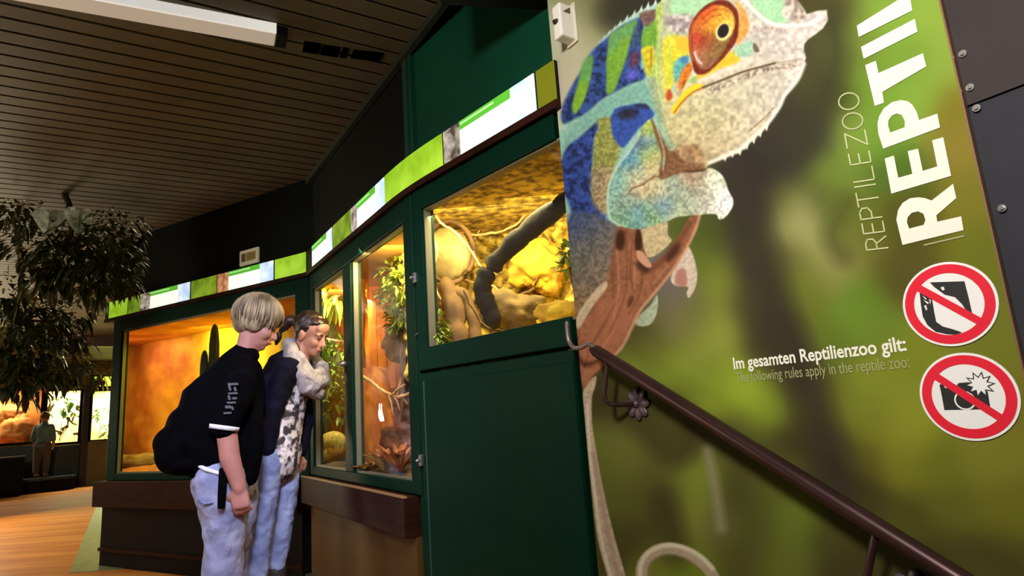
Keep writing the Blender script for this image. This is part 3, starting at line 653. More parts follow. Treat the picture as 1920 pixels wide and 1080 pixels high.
mb = MB(); ring_mesh(mb, cs, cz, 0.0128, 0.0152, -0.0034, 30); px_poly(mb, crop(pts_of("268 728 330 732 328 744 276 742"), K7, 1680, 480), k=-0.0034); mb.build('lens_ring', M_signwhite, sg)
cs, cz = PP.loc(1680 + 476 / K7, 480 + 722 / K7)
mb = MB(); vs = [PP.P(cs + (0.0215 if i % 2 == 0 else 0.0125) * math.cos(2 * PI * i / 20), cz + (0.0215 if i % 2 == 0 else 0.0125) * math.sin(2 * PI * i / 20), -0.00345) for i in range(20)]
mb.add(vs + [PP.P(cs, cz, -0.00345)], [(i, (i + 1) % 20, 20) for i in range(20)]); mb.build('flash_outline', M_ink, sg)
mb = MB(); vs = [PP.P(cs + (0.0175 if i % 2 == 0 else 0.0098) * math.cos(2 * PI * i / 20), cz + (0.0175 if i % 2 == 0 else 0.0098) * math.sin(2 * PI * i / 20), -0.0036) for i in range(20)]
mb.add(vs + [PP.P(cs, cz, -0.0036)], [(i, (i + 1) % 20, 20) for i in range(20)]); mb.build('flash_burst', M_signwhite, sg)

# ---- white detector box above the chameleon's back
s, z = PP.loc(1062, 45, -0.03)
s0 = s + 0.0; det = thing('motion_detector', 'small white detector box at the upper left corner of the poster', 'detector', PP.P(s0, z, 0))
M_wp = mat('white_plastic', (232, 226, 216), rough=0.45)
mb = MB(); mb.pbox(PP, s0 - 0.028, s0 + 0.012, z - 0.052, z + 0.062, -0.062, -0.002); mb.build('housing', M_wp, det, bevel=0.006)
mb = MB(); mb.pbox(PP, s0 - 0.034, s0 + 0.018, z - 0.060, z + 0.075, -0.008, -0.0008); mb.build('back_plate', mat('ivory_plastic', (206, 198, 178), rough=0.5), det, bevel=0.002)
mb = MB(); mb.loft([PP.P(s0 - 0.010, z + 0.004, -0.060), PP.P(s0 - 0.010, z + 0.004, -0.066)], 0.008, 0.011, side=(0, 0, 1), n=16, cap=1); mb.build('sensor_eye', mat('dark_lens', (48, 40, 38), rough=0.2), det)
mb = MB(); mb.prism([PP.P(s0 + 0.0115, z + 0.030, -0.050), PP.P(s0 + 0.0115, z + 0.030, -0.022), PP.P(s0 + 0.0115, z + 0.052, -0.022)], (PP.d[0] * 0.002, PP.d[1] * 0.002, 0)); mb.build('slot', mat('dark_slot', (96, 84, 66), rough=0.6), det)

# ---- handrail
M_rail = mat('dark_brown_steel', (70, 46, 46), (60, 38, 38), scale=8, rough=0.34, metal=0.55)
ro = -0.075
hr = thing('handrail', 'dark brown steel handrail sloping down in front of the chameleon poster', 'handrail', PP.at(1100, 660, ro))
p0 = PP.at(1118, 658, ro); p1 = PP.at(1795, 1083, ro); dirv = (p1 - p0)
mb = MB(); mb.loft([p0 + dirv * t for t in (-0.01, 0.0, 0.3, 0.7, 1.0, 1.9)], [0.0135, 0.0165, 0.0165, 0.0165, 0.0165, 0.0165], n=20, cap=2); mb.build('rail', M_rail, hr, smooth=True)
hk = [PP.at(x, y, ro) for (x, y) in catmull([(1063, 606), (1064, 622), (1067, 640), (1076, 652), (1090, 652), (1104, 645), (1116, 652), (1132, 664)], False, 5)]
mb = MB(); mb.loft(hk, 0.0062, n=10, cap=2); mb.build('curled_end', mat('worn_brown_steel', (128, 108, 108), rough=0.35, metal=0.5), hr, smooth=True)
def bracket(x, y, t0):
    sB, zB = PP.loc(x, y, -0.004)
    top = p0 + dirv * t0
    s1, k1 = (sB - 0.03), ro
    path = [top, PP.P(sB - 0.045, zB + 0.03, ro), PP.P(sB - 0.043, zB + 0.012, ro), PP.P(sB - 0.034, zB + 0.003, ro * 0.9), PP.P(sB - 0.02, zB, ro * 0.55), PP.P(sB, zB, -0.006)]
    path = [Vector(q) for q in catmull([tuple(q) for q in path], False, 5)] if False else path
    b = bpy.data.objects.new('bracket', None); b.empty_display_size = 0.03; link(b, hr); b.location = PP.P(sB, zB, -0.004) - Vector(hr.location)
    mb = MB(); mb.loft(path, 0.0062, n=10, cap=2); mb.build('bracket_arm', M_rail, b, smooth=True)
    mb = MB()
    n = 8
    for i in range(n):
        a = 2 * PI * i / n; u = (math.cos(a), math.sin(a)); c = PP.P(sB + u[0] * 0.026, zB + u[1] * 0.026, -0.005)
        rad = Vector((PP.d[0] * u[0], PP.d[1] * u[0], u[1])); nrm = Vector((PP.b[0], PP.b[1], 0))
        mb.ball(c, (0.0195, 0.0125, 0.0045), axes=(rad, nrm.cross(rad), nrm), nu=10, nv=6)
    mb.ball(PP.P(sB, zB, -0.008), 0.010, nu=10, nv=6)
    mb.build('rosette', mat('brown_iron_rosette', (92, 78, 86), rough=0.4, metal=0.5), b, smooth=True)
bracket(1195, 757, 0.055); bracket(1722, 1118, 0.86)
# ------------------------------------------------------------------ natural shapes
def fnoise(p, s, seed=0.0): return mnoise.fractal(Vector((p[0] * s + seed, p[1] * s - seed, p[2] * s + 3 * seed)), 1.0, 2.1, 4)
def rock(mb, c, r, seed, amp=0.25, nu=44, nv=30, axes=None):
    n0 = len(mb.v); mb.ball(c, r, axes, nu, nv); c = Vector(c); R0 = max(r) if not isinstance(r, (int, float)) else r
    for i in range(n0, len(mb.v)):
        v = Vector(mb.v[i]); d = v - c; mb.v[i] = tuple(c + d * (1 + amp * fnoise(d, 1.4 / R0, seed) + 0.35 * amp * fnoise(d, 4.5 / R0, seed + 3)))
    return mb
def relief(mb, pl, s0, s1, z0, z1, k, amp, scale, seed, nu=70, nv=50, thick=0.02, ridge=None):
    """rough back wall, a slab with a modelled front"""
    n0 = len(mb.v)
    for j in range(nv + 1):
        for i in range(nu + 1):
            s = s0 + (s1 - s0) * i / nu; z = z0 + (z1 - z0) * j / nv
            d = amp * fnoise((s, z, 0), scale, seed)
            if ridge: d += ridge(s, z)
            mb.v.append(tuple(pl.P(s, z, k - d)))
    W = nu + 1
    for j in range(nv):
        for i in range(nu): a = n0 + j * W + i; mb.f.append((a, a + 1, a + W + 1, a + W))
    mb.pbox(pl, s0, s1, z0, z1, k + amp, k + amp + thick)
def bed(mb, pl, s0, s1, k0, k1, z0, zt, amp, seed, nu=40, nk=20):
    n0 = len(mb.v)
    for j in range(nk + 1):
        for i in range(nu + 1):
            s = s0 + (s1 - s0) * i / nu; k = k0 + (k1 - k0) * j / nk
            mb.v.append(tuple(pl.P(s, zt + amp * fnoise((s, k, 0), 4, seed) + 0.10 * (j / nk) ** 2, k)))
    W = nu + 1
    for j in range(nk):
        for i in range(nu): a = n0 + j * W + i; mb.f.append((a, a + 1, a + W + 1, a + W))
    mb.pbox(pl, s0, s1, z0, zt - amp, k0, k1)
def leaf(mb, base, direction, length, width, droop=0.3, up=None, seg=4, fold=0.15):
    d = Vector(direction).normalized(); up = Vector(up or (0, 0, 1)); sd = d.cross(up)
    if sd.length < 1e-3: sd = Vector((1, 0, 0))
    sd.normalize(); nrm = sd.cross(d); base = Vector(base); n0 = len(mb.v)
    for i in range(seg + 1):
        t = i / seg; c = base + d * length * t - Vector((0, 0, droop * length * t * t)); wd = width * math.sin(PI * min(0.08 + 0.92 * t, 0.985)) ** 0.8
        mb.v += [tuple(c - sd * wd + nrm * wd * fold), tuple(c - nrm * wd * fold), tuple(c + sd * wd + nrm * wd * fold)]
    for i in range(seg):
        a = n0 + 3 * i
        mb.f += [(a, a + 1, a + 4, a + 3), (a + 1, a + 2, a + 5, a + 4)]
def rdir(up=0.2):
    while True:
        v = Vector((rnd.uniform(-1, 1), rnd.uniform(-1, 1), rnd.uniform(-1, 1)))
        if 0.1 < v.length < 1: v.normalize(); v.z += up; return v.normalized()
def bush(mb, c, r, n, ln, wd, droop=0.35, up=0.3):
    c = Vector(c); r = (r, r, r) if isinstance(r, (int, float)) else r
    for _ in range(n):
        d = rdir(0); q = c + Vector((d.x * r[0], d.y * r[1], d.z * r[2])) * rnd.uniform(0.3, 1.0) ** 0.5
        e = (d + rdir(up) * 0.8).normalized()
        leaf(mb, q, e, ln * rnd.uniform(0.6, 1.3), wd * rnd.uniform(0.7, 1.2), droop, seg=3)
def cactus(mb, base, h, r, ribs=9, lean=(0, 0)):
    base = Vector(base); n = ribs * 4; prof = [(0, .8), (.06, .95), (.3, 1), (.6, 1), (.85, .95), (.94, .75), (.985, .42), (1, .06)]; n0 = len(mb.v)
    for (t, q) in prof:
        for i in range(n):
            a = 2 * PI * i / n; rr = r * q * (1 + 0.16 * math.cos(ribs * a))
            mb.v.append((base.x + lean[0] * t + rr * math.cos(a), base.y + lean[1] * t + rr * math.sin(a), base.z + h * t))
    for k in range(len(prof) - 1):
        for i in range(n): mb.f.append((n0 + k * n + i, n0 + k * n + (i + 1) % n, n0 + (k + 1) * n + (i + 1) % n, n0 + (k + 1) * n + i))
    mb.f.append(tuple(n0 + (len(prof) - 1) * n + i for i in range(n)))
def barrel(mb, c, r, ribs=16):
    c = Vector(c); n = ribs * 4; n0 = len(mb.v); nv = 14
    for j in range(nv + 1):
        t = PI * (0.03 + 0.94 * j / nv)
        for i in range(n):
            a = 2 * PI * i / n; rr = r * math.sin(t) * (1 + 0.10 * math.cos(ribs * a))
            mb.v.append((c.x + rr * math.cos(a), c.y + rr * math.sin(a), c.z + r * 0.95 * math.cos(t)))
    for j in range(nv):
        for i in range(n): mb.f.append((n0 + j * n + i, n0 + j * n + (i + 1) % n, n0 + (j + 1) * n + (i + 1) % n, n0 + (j + 1) * n + i))
    mb.f += [tuple(n0 + i for i in range(n)), tuple(n0 + nv * n + i for i in range(n))]
def branch(mb, pts, r0, r1, jit=0.008, n=10, sub=5, seed=1):
    p = [Vector(q) for q in catmull([tuple(q) for q in pts], False, sub)] if False else None
    P = []
    m = len(pts)
    for i in range(m - 1):
        a, b, c, d = [Vector(pts[min(max(i + k, 0), m - 1)]) for k in (-1, 0, 1, 2)]
        for j in range(sub):
            t = j / sub; P.append(0.5 * ((2 * b) + (c - a) * t + (2 * a - 5 * b + 4 * c - d) * t * t + (3 * b - a - 3 * c + d) * t ** 3))
    P.append(Vector(pts[-1])); rr = random.Random(seed)
    P = [q + Vector((rr.uniform(-jit, jit), rr.uniform(-jit, jit), rr.uniform(-jit, jit))) for q in P]; M = len(P)
    return mb.loft(P, [(r0 + (r1 - r0) * i / (M - 1)) * rr.uniform(0.85, 1.15) for i in range(M)], n=n, cap=1)

# ------------------------------------------------------------------ materials of the terrariums
M_sand = mat('red_sand', (150, 92, 44), (180, 120, 62), scale=14, rough=0.9, bump=0.4, bscale=60)
M_desert = mat('painted_desert_backdrop', (228, 184, 78), (178, 112, 66), scale=3.2, rough=0.85, bump=0.3, bscale=14, lo=0.38, hi=0.7)
M_soil = mat('dark_soil', (52, 40, 26), (80, 62, 36), scale=20, rough=0.95, bump=0.4)
M_cactus = mat('green_cactus', (62, 84, 44), (40, 62, 30), scale=12, rough=0.6)
M_barrel = mat('golden_barrel_cactus', (176, 158, 62), (120, 118, 48), scale=30, rough=0.6)
M_leaf = mat('fresh_leaf', (92, 132, 44), (58, 96, 30), scale=9, rough=0.5)
M_leafy = mat('yellow_green_leaf', (150, 160, 50), (100, 124, 36), scale=9, rough=0.5)
M_dry = mat('dry_leaf', (176, 140, 74), (120, 78, 38), scale=9, rough=0.7)
M_orange = mat('orange_wood', (220, 138, 44), (168, 88, 26), scale=4, rough=0.75, stretch=(5, 5, 0.8), bump=0.5, detail=7)
M_grey = mat('grey_rock', (140, 122, 84), (96, 78, 52), scale=9, rough=0.85, bump=0.5, bscale=24)
M_gold = mat('golden_rock', (226, 196, 78), (112, 84, 28), scale=24, rough=0.8, bump=0.8, bscale=34, lo=0.40, hi=0.62, detail=8)
M_bark = mat('dark_bark', (46, 36, 18), (30, 23, 12), scale=30, rough=0.85, bump=0.6, bscale=40)
M_root = mat('brown_root', (116, 84, 40), (84, 58, 28), scale=14, rough=0.8, bump=0.4)
M_twig = mat('pale_twig', (214, 178, 118), (170, 130, 80), scale=20, rough=0.7)
M_in = mat('ochre_side_wall', (180, 130, 50), rough=0.8)
M_lime = mat('yellow_painted_backdrop', (210, 190, 50), (170, 165, 44), scale=3, rough=0.8)
M_tubeglow = mat('terrarium_lamp_glow', (255, 236, 170), rough=0.5, emit=3.0)

def frame(mb, pl, s0, s1, z0, z1, ws, wt, wb, k0, k1):
    mb.pbox(pl, s0, s0 + ws, z0, z1, k0, k1); mb.pbox(pl, s1 - ws, s1, z0, z1, k0, k1)
    mb.pbox(pl, s0 + ws, s1 - ws, z1 - wt, z1, k0, k1); mb.pbox(pl, s0 + ws, s1 - ws, z0, z0 + wb, k0, k1)
def pane(pl, s0, s1, z0, z1, parent, k=0.02):
    mb = MB(); mb.pbox(pl, s0, s1, z0, z1, k, k + 0.006); return mb.build('glass_pane', M_glass, parent)
def beadrim(pl, s0, s1, z0, z1, parent, wd=0.012, k=0.004):
    mb = MB(); frame(mb, pl, s0, s1, z0, z1, wd, wd, wd, k, 0.028); return mb.build('window_bead', M_alu, parent)
def inner_lamp(pl, s, z, k, tgt, power, col, size=0.25, sy=None):
    a = pl.P(s, z, k); return area('terrarium_lamp', a, tgt, size, power, col, sy=sy)
def shell(pl, s0, s1, z0, z1, kd, t0, m_side, wall=0.02, ang0=0.0, ang1=0.0):
    """side walls and lid of a terrarium; ang shifts the rear edge along s"""
    mb = MB()
    def slab(sa, sb, kk0, kk1): pass
    for (sf, sr, dirn) in ((s0, s0 + ang0, -1), (s1, s1 + ang1, 1)):
        a, b = pl.P(sf, z0, 0.03), pl.P(sr, z0, kd); o = Vector((pl.d[0], pl.d[1], 0)) * wall * dirn
        mb.prism([a, b, b + o, a + o], (0, 0, z1 - z0))
    a = [pl.P(s0 - wall, z1, 0.03), pl.P(s1 + wall, z1, 0.03), pl.P(s1 + ang1 + wall, z1, kd), pl.P(s0 + ang0 - wall, z1, kd)]
    mb.prism(a, (0, 0, 0.02))
    return mb

# ================================================================== large desert terrarium (left)
tl = thing('terrarium', 'large dark framed desert terrarium with orange backdrop behind the boy', 'terrarium', LP.P(1.15, 0, 0))
mb = MB(); frame(mb, LP, 0.07, 2.335, 0.635, 1.905, 0.125, 0.10, 0.05, -0.01, 0.05); mb.build('frame', M_green, tl, bevel=0.004)
beadrim(LP, 0.19, 2.243, 0.684, 1.806, tl)
pane(LP, 0.20, 2.235, 0.69, 1.80, tl)
mb = MB(); mb.pbox(LP, -0.03, 2.27, 0.44, 0.632, -0.05, 0.45); mb.build('ledge', M_ledge, tl, bevel=0.004)
mb = MB(); mb.pbox(LP, 0.03, 2.26, 0.0, 0.44, 0.0, 0.45); mb.build('base_cabinet', mat('very_dark_base', (13, 9, 7), rough=0.6, spec=0.12), tl)
mb = MB(); mb.pbox(LP, 0.02, 2.26, 0.11, 0.135, -0.012, 0.0); mb.build('base_strip', M_ledge, tl)
shell(LP, 0.08, 2.325, 0.66, 1.86, 0.80, 0, M_in, ang0=-1.33, ang1=-1.13).build('tank_walls', M_desert, tl)
a_, b_ = LP.P(0.055, 0.64, 0.05), LP.P(-1.34, 0.64, 0.80); o_ = Vector((LP.d[0], LP.d[1], 0)) * 0.012
mb = MB(); mb.prism([a_ - o_, b_ - o_, b_ - o_ * 2, a_ - o_ * 2], (0, 0, 1.26)); mb.build('outer_side_panel', M_green, tl)
mb = MB(); relief(mb, LP, -1.34, 1.26, 0.62, 1.88, 0.78, 0.035, 2.2, 3.0); mb.build('backdrop', M_desert, tl, smooth=True)
mb = MB()
for j in range(21):
    for i in range(41):
        k = 0.045 + 0.70 * j / 20; s1_ = 2.28 - 1.42 * (k - 0.03); s0_ = 0.10 - 1.74 * (k - 0.03); s = s0_ + (s1_ - s0_) * i / 40
        mb.v.append(tuple(LP.P(s, 0.69 + 0.02 * fnoise((s, k, 0), 4, 2.0) + 0.10 * (j / 20) ** 2, k)))
for j in range(20):
    for i in range(40): q = j * 41 + i; mb.f.append((q, q + 1, q + 42, q + 41))
mb.build('sand_bed', M_sand, tl, smooth=True)
inner_lamp(LP, 0.52, 1.845, 0.56, LP.P(0.42, 1.1, 0.80), 29, (1.0, 0.90, 0.07), 0.45, 0.3)
inner_lamp(LP, -0.45, 1.845, 0.52, LP.P(-0.5, 0.8, 0.70), 4.5, (1.0, 0.52, 0.32), 0.6, 0.25)
def cactus_thing(pl, x, y, k, h, r, label, zb=0.71, lean=(0, 0), m=None, ribs=9, grp=None, arms=()):
    s, z = pl.loc(x, y, k); b = pl.P(s, zb, k); o = MB(); cactus(o, b, z - zb, r, ribs, lean)
    for (h0, h1, dx) in arms:
        a = b + Vector((pl.d[0] * dx, pl.d[1] * dx, h0)); cactus(o, a, h1 - h0, r * 0.7, ribs)
    return tag(o.build('columnar_cactus', m or M_cactus, None, smooth=True), label, 'cactus', grp)
cactus_thing(LP, 403, 607, 0.45, 0.9, 0.037, 'taller green columnar cactus in the orange desert terrarium beside the boy')
cactus_thing(LP, 384, 655, 0.40, 0.7, 0.030, 'shorter green columnar cactus in the orange desert terrarium')
o = MB(); rock(o, LP.P(-0.22, 0.74, 0.40), (0.24, 0.14, 0.07), 4.4); tag(o.build('flat_rock', M_grey, None, smooth=True), 'flat grey rock lying low in the left part of the desert terrarium', 'rock')

# ================================================================== helpers for what stands deep inside the corner tanks
def pol(az, D): a = math.radians(az); return (D * math.sin(a), D * math.cos(a))
def W(x, y, D): return at_dist(x, y, D)
def Wf(x, y, D, z): p = at_dist(x, y, D); return Vector((p.x, p.y, z))
def plan_wall(a, b, z0, z1, t=0.02):
    q = Plane(a, b); mb = MB(); mb.pbox(q, 0, q.L, z0, z1, 0, t); return mb
def plan_slab(poly, z0, z1): mb = MB(); mb.prism([(p[0], p[1], z0) for p in poly], (0, 0, z1 - z0)); return mb
def ground(poly4, z, amp, seed, n=26):
    """uneven bed over a four-sided plan: a-b is the front, d-c the rear"""
    mb = MB(); a, b, c, d = [np.array(p, float) for p in poly4]
    for j in range(n + 1):
        for i in range(n + 1):
            u, v = i / n, j / n; p = (a * (1 - u) + b * u) * (1 - v) + (d * (1 - u) + c * u) * v
            mb.v.append((p[0], p[1], z + amp * fnoise((p[0], p[1], 0), 5, seed)))
    for j in range(n):
        for i in range(n): q = j * (n + 1) + i; mb.f.append((q, q + 1, q + n + 2, q + n + 1))
    mb.prism([(p[0], p[1], z - 0.06) for p in (a, b, c, d)], (0, 0, 0.06 - amp))
    return mb
def cactus_at(x, ytop, D, r, label, zb=0.71, m=None, ribs=8):
    top = W(x, ytop, D); o = MB(); cactus(o, (top.x, top.y, zb), top.z - zb, r, ribs)
    return tag(o.build('columnar_cactus', m or M_cactus, None, smooth=True), label, 'cactus')
def bush_at(name, blobs, n, ln, wd, label, m, zb, droop=0.35, up=0.3):
    x, y, D, r = blobs[0]; b0 = Wf(x, y, D, zb); o = thing(name, label, 'plant', b0); f = MB(); t = MB()
    for (x, y, D, r) in blobs:
        c = W(x, y, D); bush(f, c, r, n, ln, wd, droop, up); branch(t, [b0, (b0 + c) / 2 + Vector((0.015, 0.01, 0)), c], 0.009, 0.004, 0.004, n=6)
    f.build('foliage', m, o); t.build('stem', M_root, o); return o
# plan of the corner: the two tanks behind the middle and right fronts fan out from the visitor
C0 = (-1.302, 3.918); JJ = (-0.408, 2.535); A1 = (-1.93, 5.20); A2 = pol(-8.9, 4.75); B1 = pol(-8.9, 3.45); B2 = pol(9.0, 3.00); RE = tuple(RP.P(1.0, 0, 0.03)[:2])

# ================================================================== two-pane terrarium (middle)
tm_ = thing('terrarium', 'corner terrarium with two tall glass panes right of the girl', 'terrarium', MP.P(0.82, 0, 0))
mb = MB(); frame(mb, MP, 0.005, 1.662, 0.66, 1.905, 0.075, 0.105, 0.05, -0.01, 0.05); mb.pbox(MP, 0.712, 0.838, 0.71, 1.80, -0.012, 0.05); mb.pbox(MP, 1.568, 1.60, 0.71, 1.80, -0.009, 0.05)
mb.build('frame', M_green, tm_, bevel=0.004)
beadrim(MP, 0.082, 0.712, 0.706, 1.802, tm_); beadrim(MP, 0.838, 1.568, 0.706, 1.806, tm_)
pane(MP, 0.09, 0.705, 0.712, 1.80, tm_); pane(MP, 0.845, 1.56, 0.712, 1.80, tm_)
mb = MB(); mb.loft([Vector((JJ[0], JJ[1], 0.0)) + MP.P(0, 0, 0.03) - MP.P(0, 0, 0), Vector((JJ[0], JJ[1], 1.90)) + MP.P(0, 0, 0.03) - MP.P(0, 0, 0)], 0.034, n=10, cap=0); mb.build('corner_post', M_green, tm_)
mb = MB(); mb.loft([Vector((C0[0], C0[1], 0.66)) + MP.P(0, 0, 0.03) - MP.P(0, 0, 0), Vector((C0[0], C0[1], 1.90)) + MP.P(0, 0, 0.03) - MP.P(0, 0, 0)], 0.036, n=10, cap=0); mb.build('corner_post', M_green, tm_)
s, z = MP.loc(653, 682); mb = MB(); mb.loft([MP.P(s, z, -0.012), MP.P(s, z, -0.035)], 0.016, n=16, cap=1); mb.build('lock_knob', M_steel, tm_, smooth=True)
mb = MB(); mb.pbox(MP, -0.02, 1.60, 0.50, 0.656, -0.06, 0.40); mb.build('ledge', M_ledge, tm_, bevel=0.004)
mb = MB(); mb.pbox(MP, -0.021, 1.60, 0.652, 0.659, -0.0612, -0.045); mb.build('ledge_edge', mat('pale_ledge_edge', (150, 116, 74), rough=0.4), tm_)  # paler strip along the front edge of the ledge
mb = MB(); mb.pbox(MP, 0.02, 1.60, 0.0, 0.50, -0.01, 0.40); mb.build('base_cabinet', M_panel, tm_)
mb = MB(); mb.pbox(MP, 0.02, 1.60, 0.0, 0.10, -0.045, -0.01); mb.build('plinth', mat('dark_plinth', (54, 56, 40), rough=0.5), tm_)
mid_in = (MP.P(0.03, 0, 0.05)[:2], MP.P(1.61, 0, 0.05)[:2], A2, A1)
mb = MB()
C0b = tuple(np.array(C0) * 0.93 + np.array(A1) * 0.07); JJb = tuple(np.array(JJ) * 0.96 + np.array(A2) * 0.04); JJc = tuple(np.array(JJ) * 0.91 + np.array(B1) * 0.09)
for (a, b) in ((C0b, A1), (A2, JJb)): w_ = plan_wall(a, b, 0.66, 1.86, 0.015); mb.add(w_.v, w_.f)
w_ = plan_slab(mid_in, 1.86, 1.88); mb.add(w_.v, w_.f); mb.build('tank_walls', M_in, tm_)
BPm = Plane(A1, A2)
mb = MB(); relief(mb, BPm, -0.02, 0.56, 0.64, 1.88, -0.05, 0.03, 3.0, 6.0, nu=30, nv=40); mb.build('lime_backdrop', M_lime, tm_, smooth=True)
mb = MB(); relief(mb, BPm, 0.56, BPm.L + 0.02, 0.64, 1.88, -0.05, 0.02, 3.0, 8.0, nu=30, nv=40); mb.build('orange_backdrop', M_orange, tm_, smooth=True)
ground(mid_in, 0.71, 0.02, 5.0).build('soil_bed', M_soil, tm_, smooth=True)
p = pol(-15.6, 4.35); p2 = pol(-16.2, 5.0); area('terrarium_lamp', (p[0], p[1], 1.845), (p2[0], p2[1], 0.9), 0.35, 36, (1.0, 0.90, 0.40))
p = pol(-11.6, 3.20); p2 = pol(-12.5, 4.0); area('terrarium_lamp', (p[0], p[1], 1.845), (p2[0], p2[1], 0.8), 0.28, 25, (1.0, 0.78, 0.34))
mb = MB(); q = Plane(W(690, 600, 4.25)[:2], W(775, 600, 4.10)[:2])
for i in range(5): mb.pbox(q, i * q.L / 5, (i + 0.95) * q.L / 5, 0.72, 1.85, 0.0, 0.02)
mb.build('wooden_boards', M_orange, tm_)
for (x, y, D, r, lab) in ((600, 560, 4.75, 0.045, 'tall green columnar cactus at the left edge of the narrow pane beside the girl'), (619, 600, 4.9, 0.05, 'tallest green columnar cactus in the middle of the narrow pane'), (637, 655, 4.6, 0.04, 'shorter green columnar cactus close to the mullion with the lock')):
    cactus_at(x, y, D, r, lab)
bush_at('leafy_shrub', [(632, 720, 4.5, 0.14), (617, 690, 4.6, 0.13), (640, 660, 4.7, 0.14), (606, 750, 4.5, 0.11), (630, 765, 4.45, 0.10)], 130, 0.075, 0.013, 'dense green leafy shrub behind the narrow pane beside the girl', M_leaf, 0.72)
bush_at('hanging_fern', [(634, 540, 4.5, 0.13), (616, 530, 4.7, 0.12)], 80, 0.10, 0.015, 'pale green fern hanging at the top of the narrow pane', M_leafy, 1.84, droop=0.8)
for (x, y, D, r, lab) in ((624, 832, 4.32, 0.085, 'large round golden barrel cactus behind the narrow pane'), (604, 852, 4.30, 0.06, 'small golden barrel cactus at the lower left end of the narrow pane'), (634, 790, 4.75, 0.085, 'golden barrel cactus farther back under the green shrub')):
    b = W(x, y, D); o = MB(); barrel(o, (b.x, b.y, max(b.z, 0.70 + r * 0.8)), r); tag(o.build('barrel_cactus', M_barrel, None, smooth=True), lab, 'cactus')
o = MB(); branch(o, [Wf(676, 800, 4.05, 0.70), W(674, 720, 4.05), W(675, 600, 4.05), Wf(674, 500, 4.05, 1.85)], 0.036, 0.034, 0.004, n=14)
tag(o.build('upright_log', M_orange, None, smooth=True), 'upright orange log at the left edge of the wide pane', 'log')
o = MB(); b = Wf(702, 820, 3.72, 0.93); rock(o, b, (0.13, 0.10, 0.34), 1.2, amp=0.22); tag(o.build('orange_boulder', M_orange, None, smooth=True), 'big orange boulder low behind the wide pane', 'rock')
bush_at('yellow_green_bush', [(744, 515, 3.5, 0.10), (738, 550, 3.55, 0.10), (756, 575, 3.4, 0.09), (754, 530, 3.3, 0.08), (748, 600, 3.5, 0.07)], 130, 0.05, 0.011, 'yellow green bush at the upper right of the wide pane', M_leafy, 0.95)
o = MB(); rock(o, W(756, 640, 3.9), (0.12, 0.10, 0.15), 7.7, amp=0.3)
tag(o.build('grey_boulder', M_grey, None, smooth=True), 'pale grey boulder under the yellow green bush', 'rock')
o = MB(); rock(o, Wf(764, 700, 3.8, 1.00), (0.15, 0.13, 0.20), 2.7, amp=0.35); rock(o, Wf(760, 700, 3.7, 0.80), (0.16, 0.13, 0.20), 4.7, amp=0.35)
tag(o.build('brown_boulder', mat('red_brown_rock', (120, 66, 30), (74, 38, 20), scale=12, rough=0.85, bump=0.6, bscale=26), None, smooth=True), 'red brown boulder low at the right end of the wide pane', 'rock')
o = MB(); branch(o, [W(672, 700, 3.42), W(696, 716, 3.35), W(720, 733, 3.28), W(742, 744, 3.2), W(768, 738, 3.1)], 0.010, 0.007, 0.003, n=8)
for (a, b) in (((738, 742), (750, 768)), ((735, 740), (760, 720)), ((744, 742), (764, 756)), ((728, 738), (738, 778)), ((745, 742), (752, 708))):
    branch(o, [W(a[0], a[1], 3.2), W((a[0] + b[0]) / 2, (a[1] + b[1]) / 2 - 3, 3.19), W(b[0], b[1], 3.18)], 0.006, 0.003, 0.003, n=6)
tag(o.build('perch_twig', M_twig, None, smooth=True), 'pale forked perch twig across the wide pane', 'branch')
def rosette_at(name, c, n, ln, wd, m, label, up=0.5, droop=0.35):
    f = MB(); c = Vector(c)
    for i in range(n):
        a = i * 2.4; e = 0.25 + 0.9 * (i / n); d = Vector((math.cos(a), math.sin(a), up + e * 0.9)); leaf(f, c + Vector((math.cos(a) * 0.01, math.sin(a) * 0.01, 0)), d, ln * rnd.uniform(0.75, 1.15), wd, droop, seg=5, fold=0.3)
    return tag(f.build(name, m, None), label, 'plant')
rosette_at('dry_rosette', Wf(748, 870, 3.05, 0.72), 34, 0.20, 0.013, mat('reddish_dry_leaf', (196, 120, 60), (130, 66, 36), scale=14, rough=0.6), 'reddish spiky rosette plant at the lower right of the wide pane', up=1.1)
rosette_at('pale_rosette', Wf(722, 868, 3.15, 0.72), 22, 0.18, 0.014, M_dry, 'pale yellow rosette of dry leaves at the foot of the orange boulder', up=1.0)
rosette_at('small_pale_rosette', Wf(690, 872, 3.3, 0.715), 16, 0.10, 0.014, M_dry, 'small pale dry rosette at the lower left of the wide pane', up=0.3)

# ================================================================== green terrarium door (right)
tr = thing('terrarium', 'dark green terrarium door unit with a wide window left of the poster', 'terrarium', RP.P(0.5, 0, 0))
mb = MB(); mb.pbox(RP, 0.0, 0.888, 1.90, 1.925, -0.004, 0.06); mb.pbox(RP, -0.004, 0.032, 0.0, 1.90, -0.006, 0.05); mb.pbox(RP, 0.0, 0.092, 1.13, 1.90, 0.041, 0.052); mb.build('jamb', M_green, tr, bevel=0.003)
mb = MB(); mb.pbox(RP, 0.036, 0.098, 1.142, 1.896, -0.016, 0.04); mb.pbox(RP, 0.098, 0.888, 1.808, 1.896, -0.016, 0.04); mb.pbox(RP, 0.098, 0.888, 1.142, 1.232, -0.016, 0.04); mb.build('upper_door', M_green, tr, bevel=0.004)
beadrim(RP, 0.094, 0.94, 1.222, 1.812, tr, wd=0.010, k=-0.003)
pane(RP, 0.10, 0.93, 1.232, 1.808, tr)
mb = MB(); mb.pbox(RP, 0.036, 0.888, 0.02, 1.132, -0.014, 0.03); ld = mb.build('lower_door', M_green, tr, bevel=0.004)
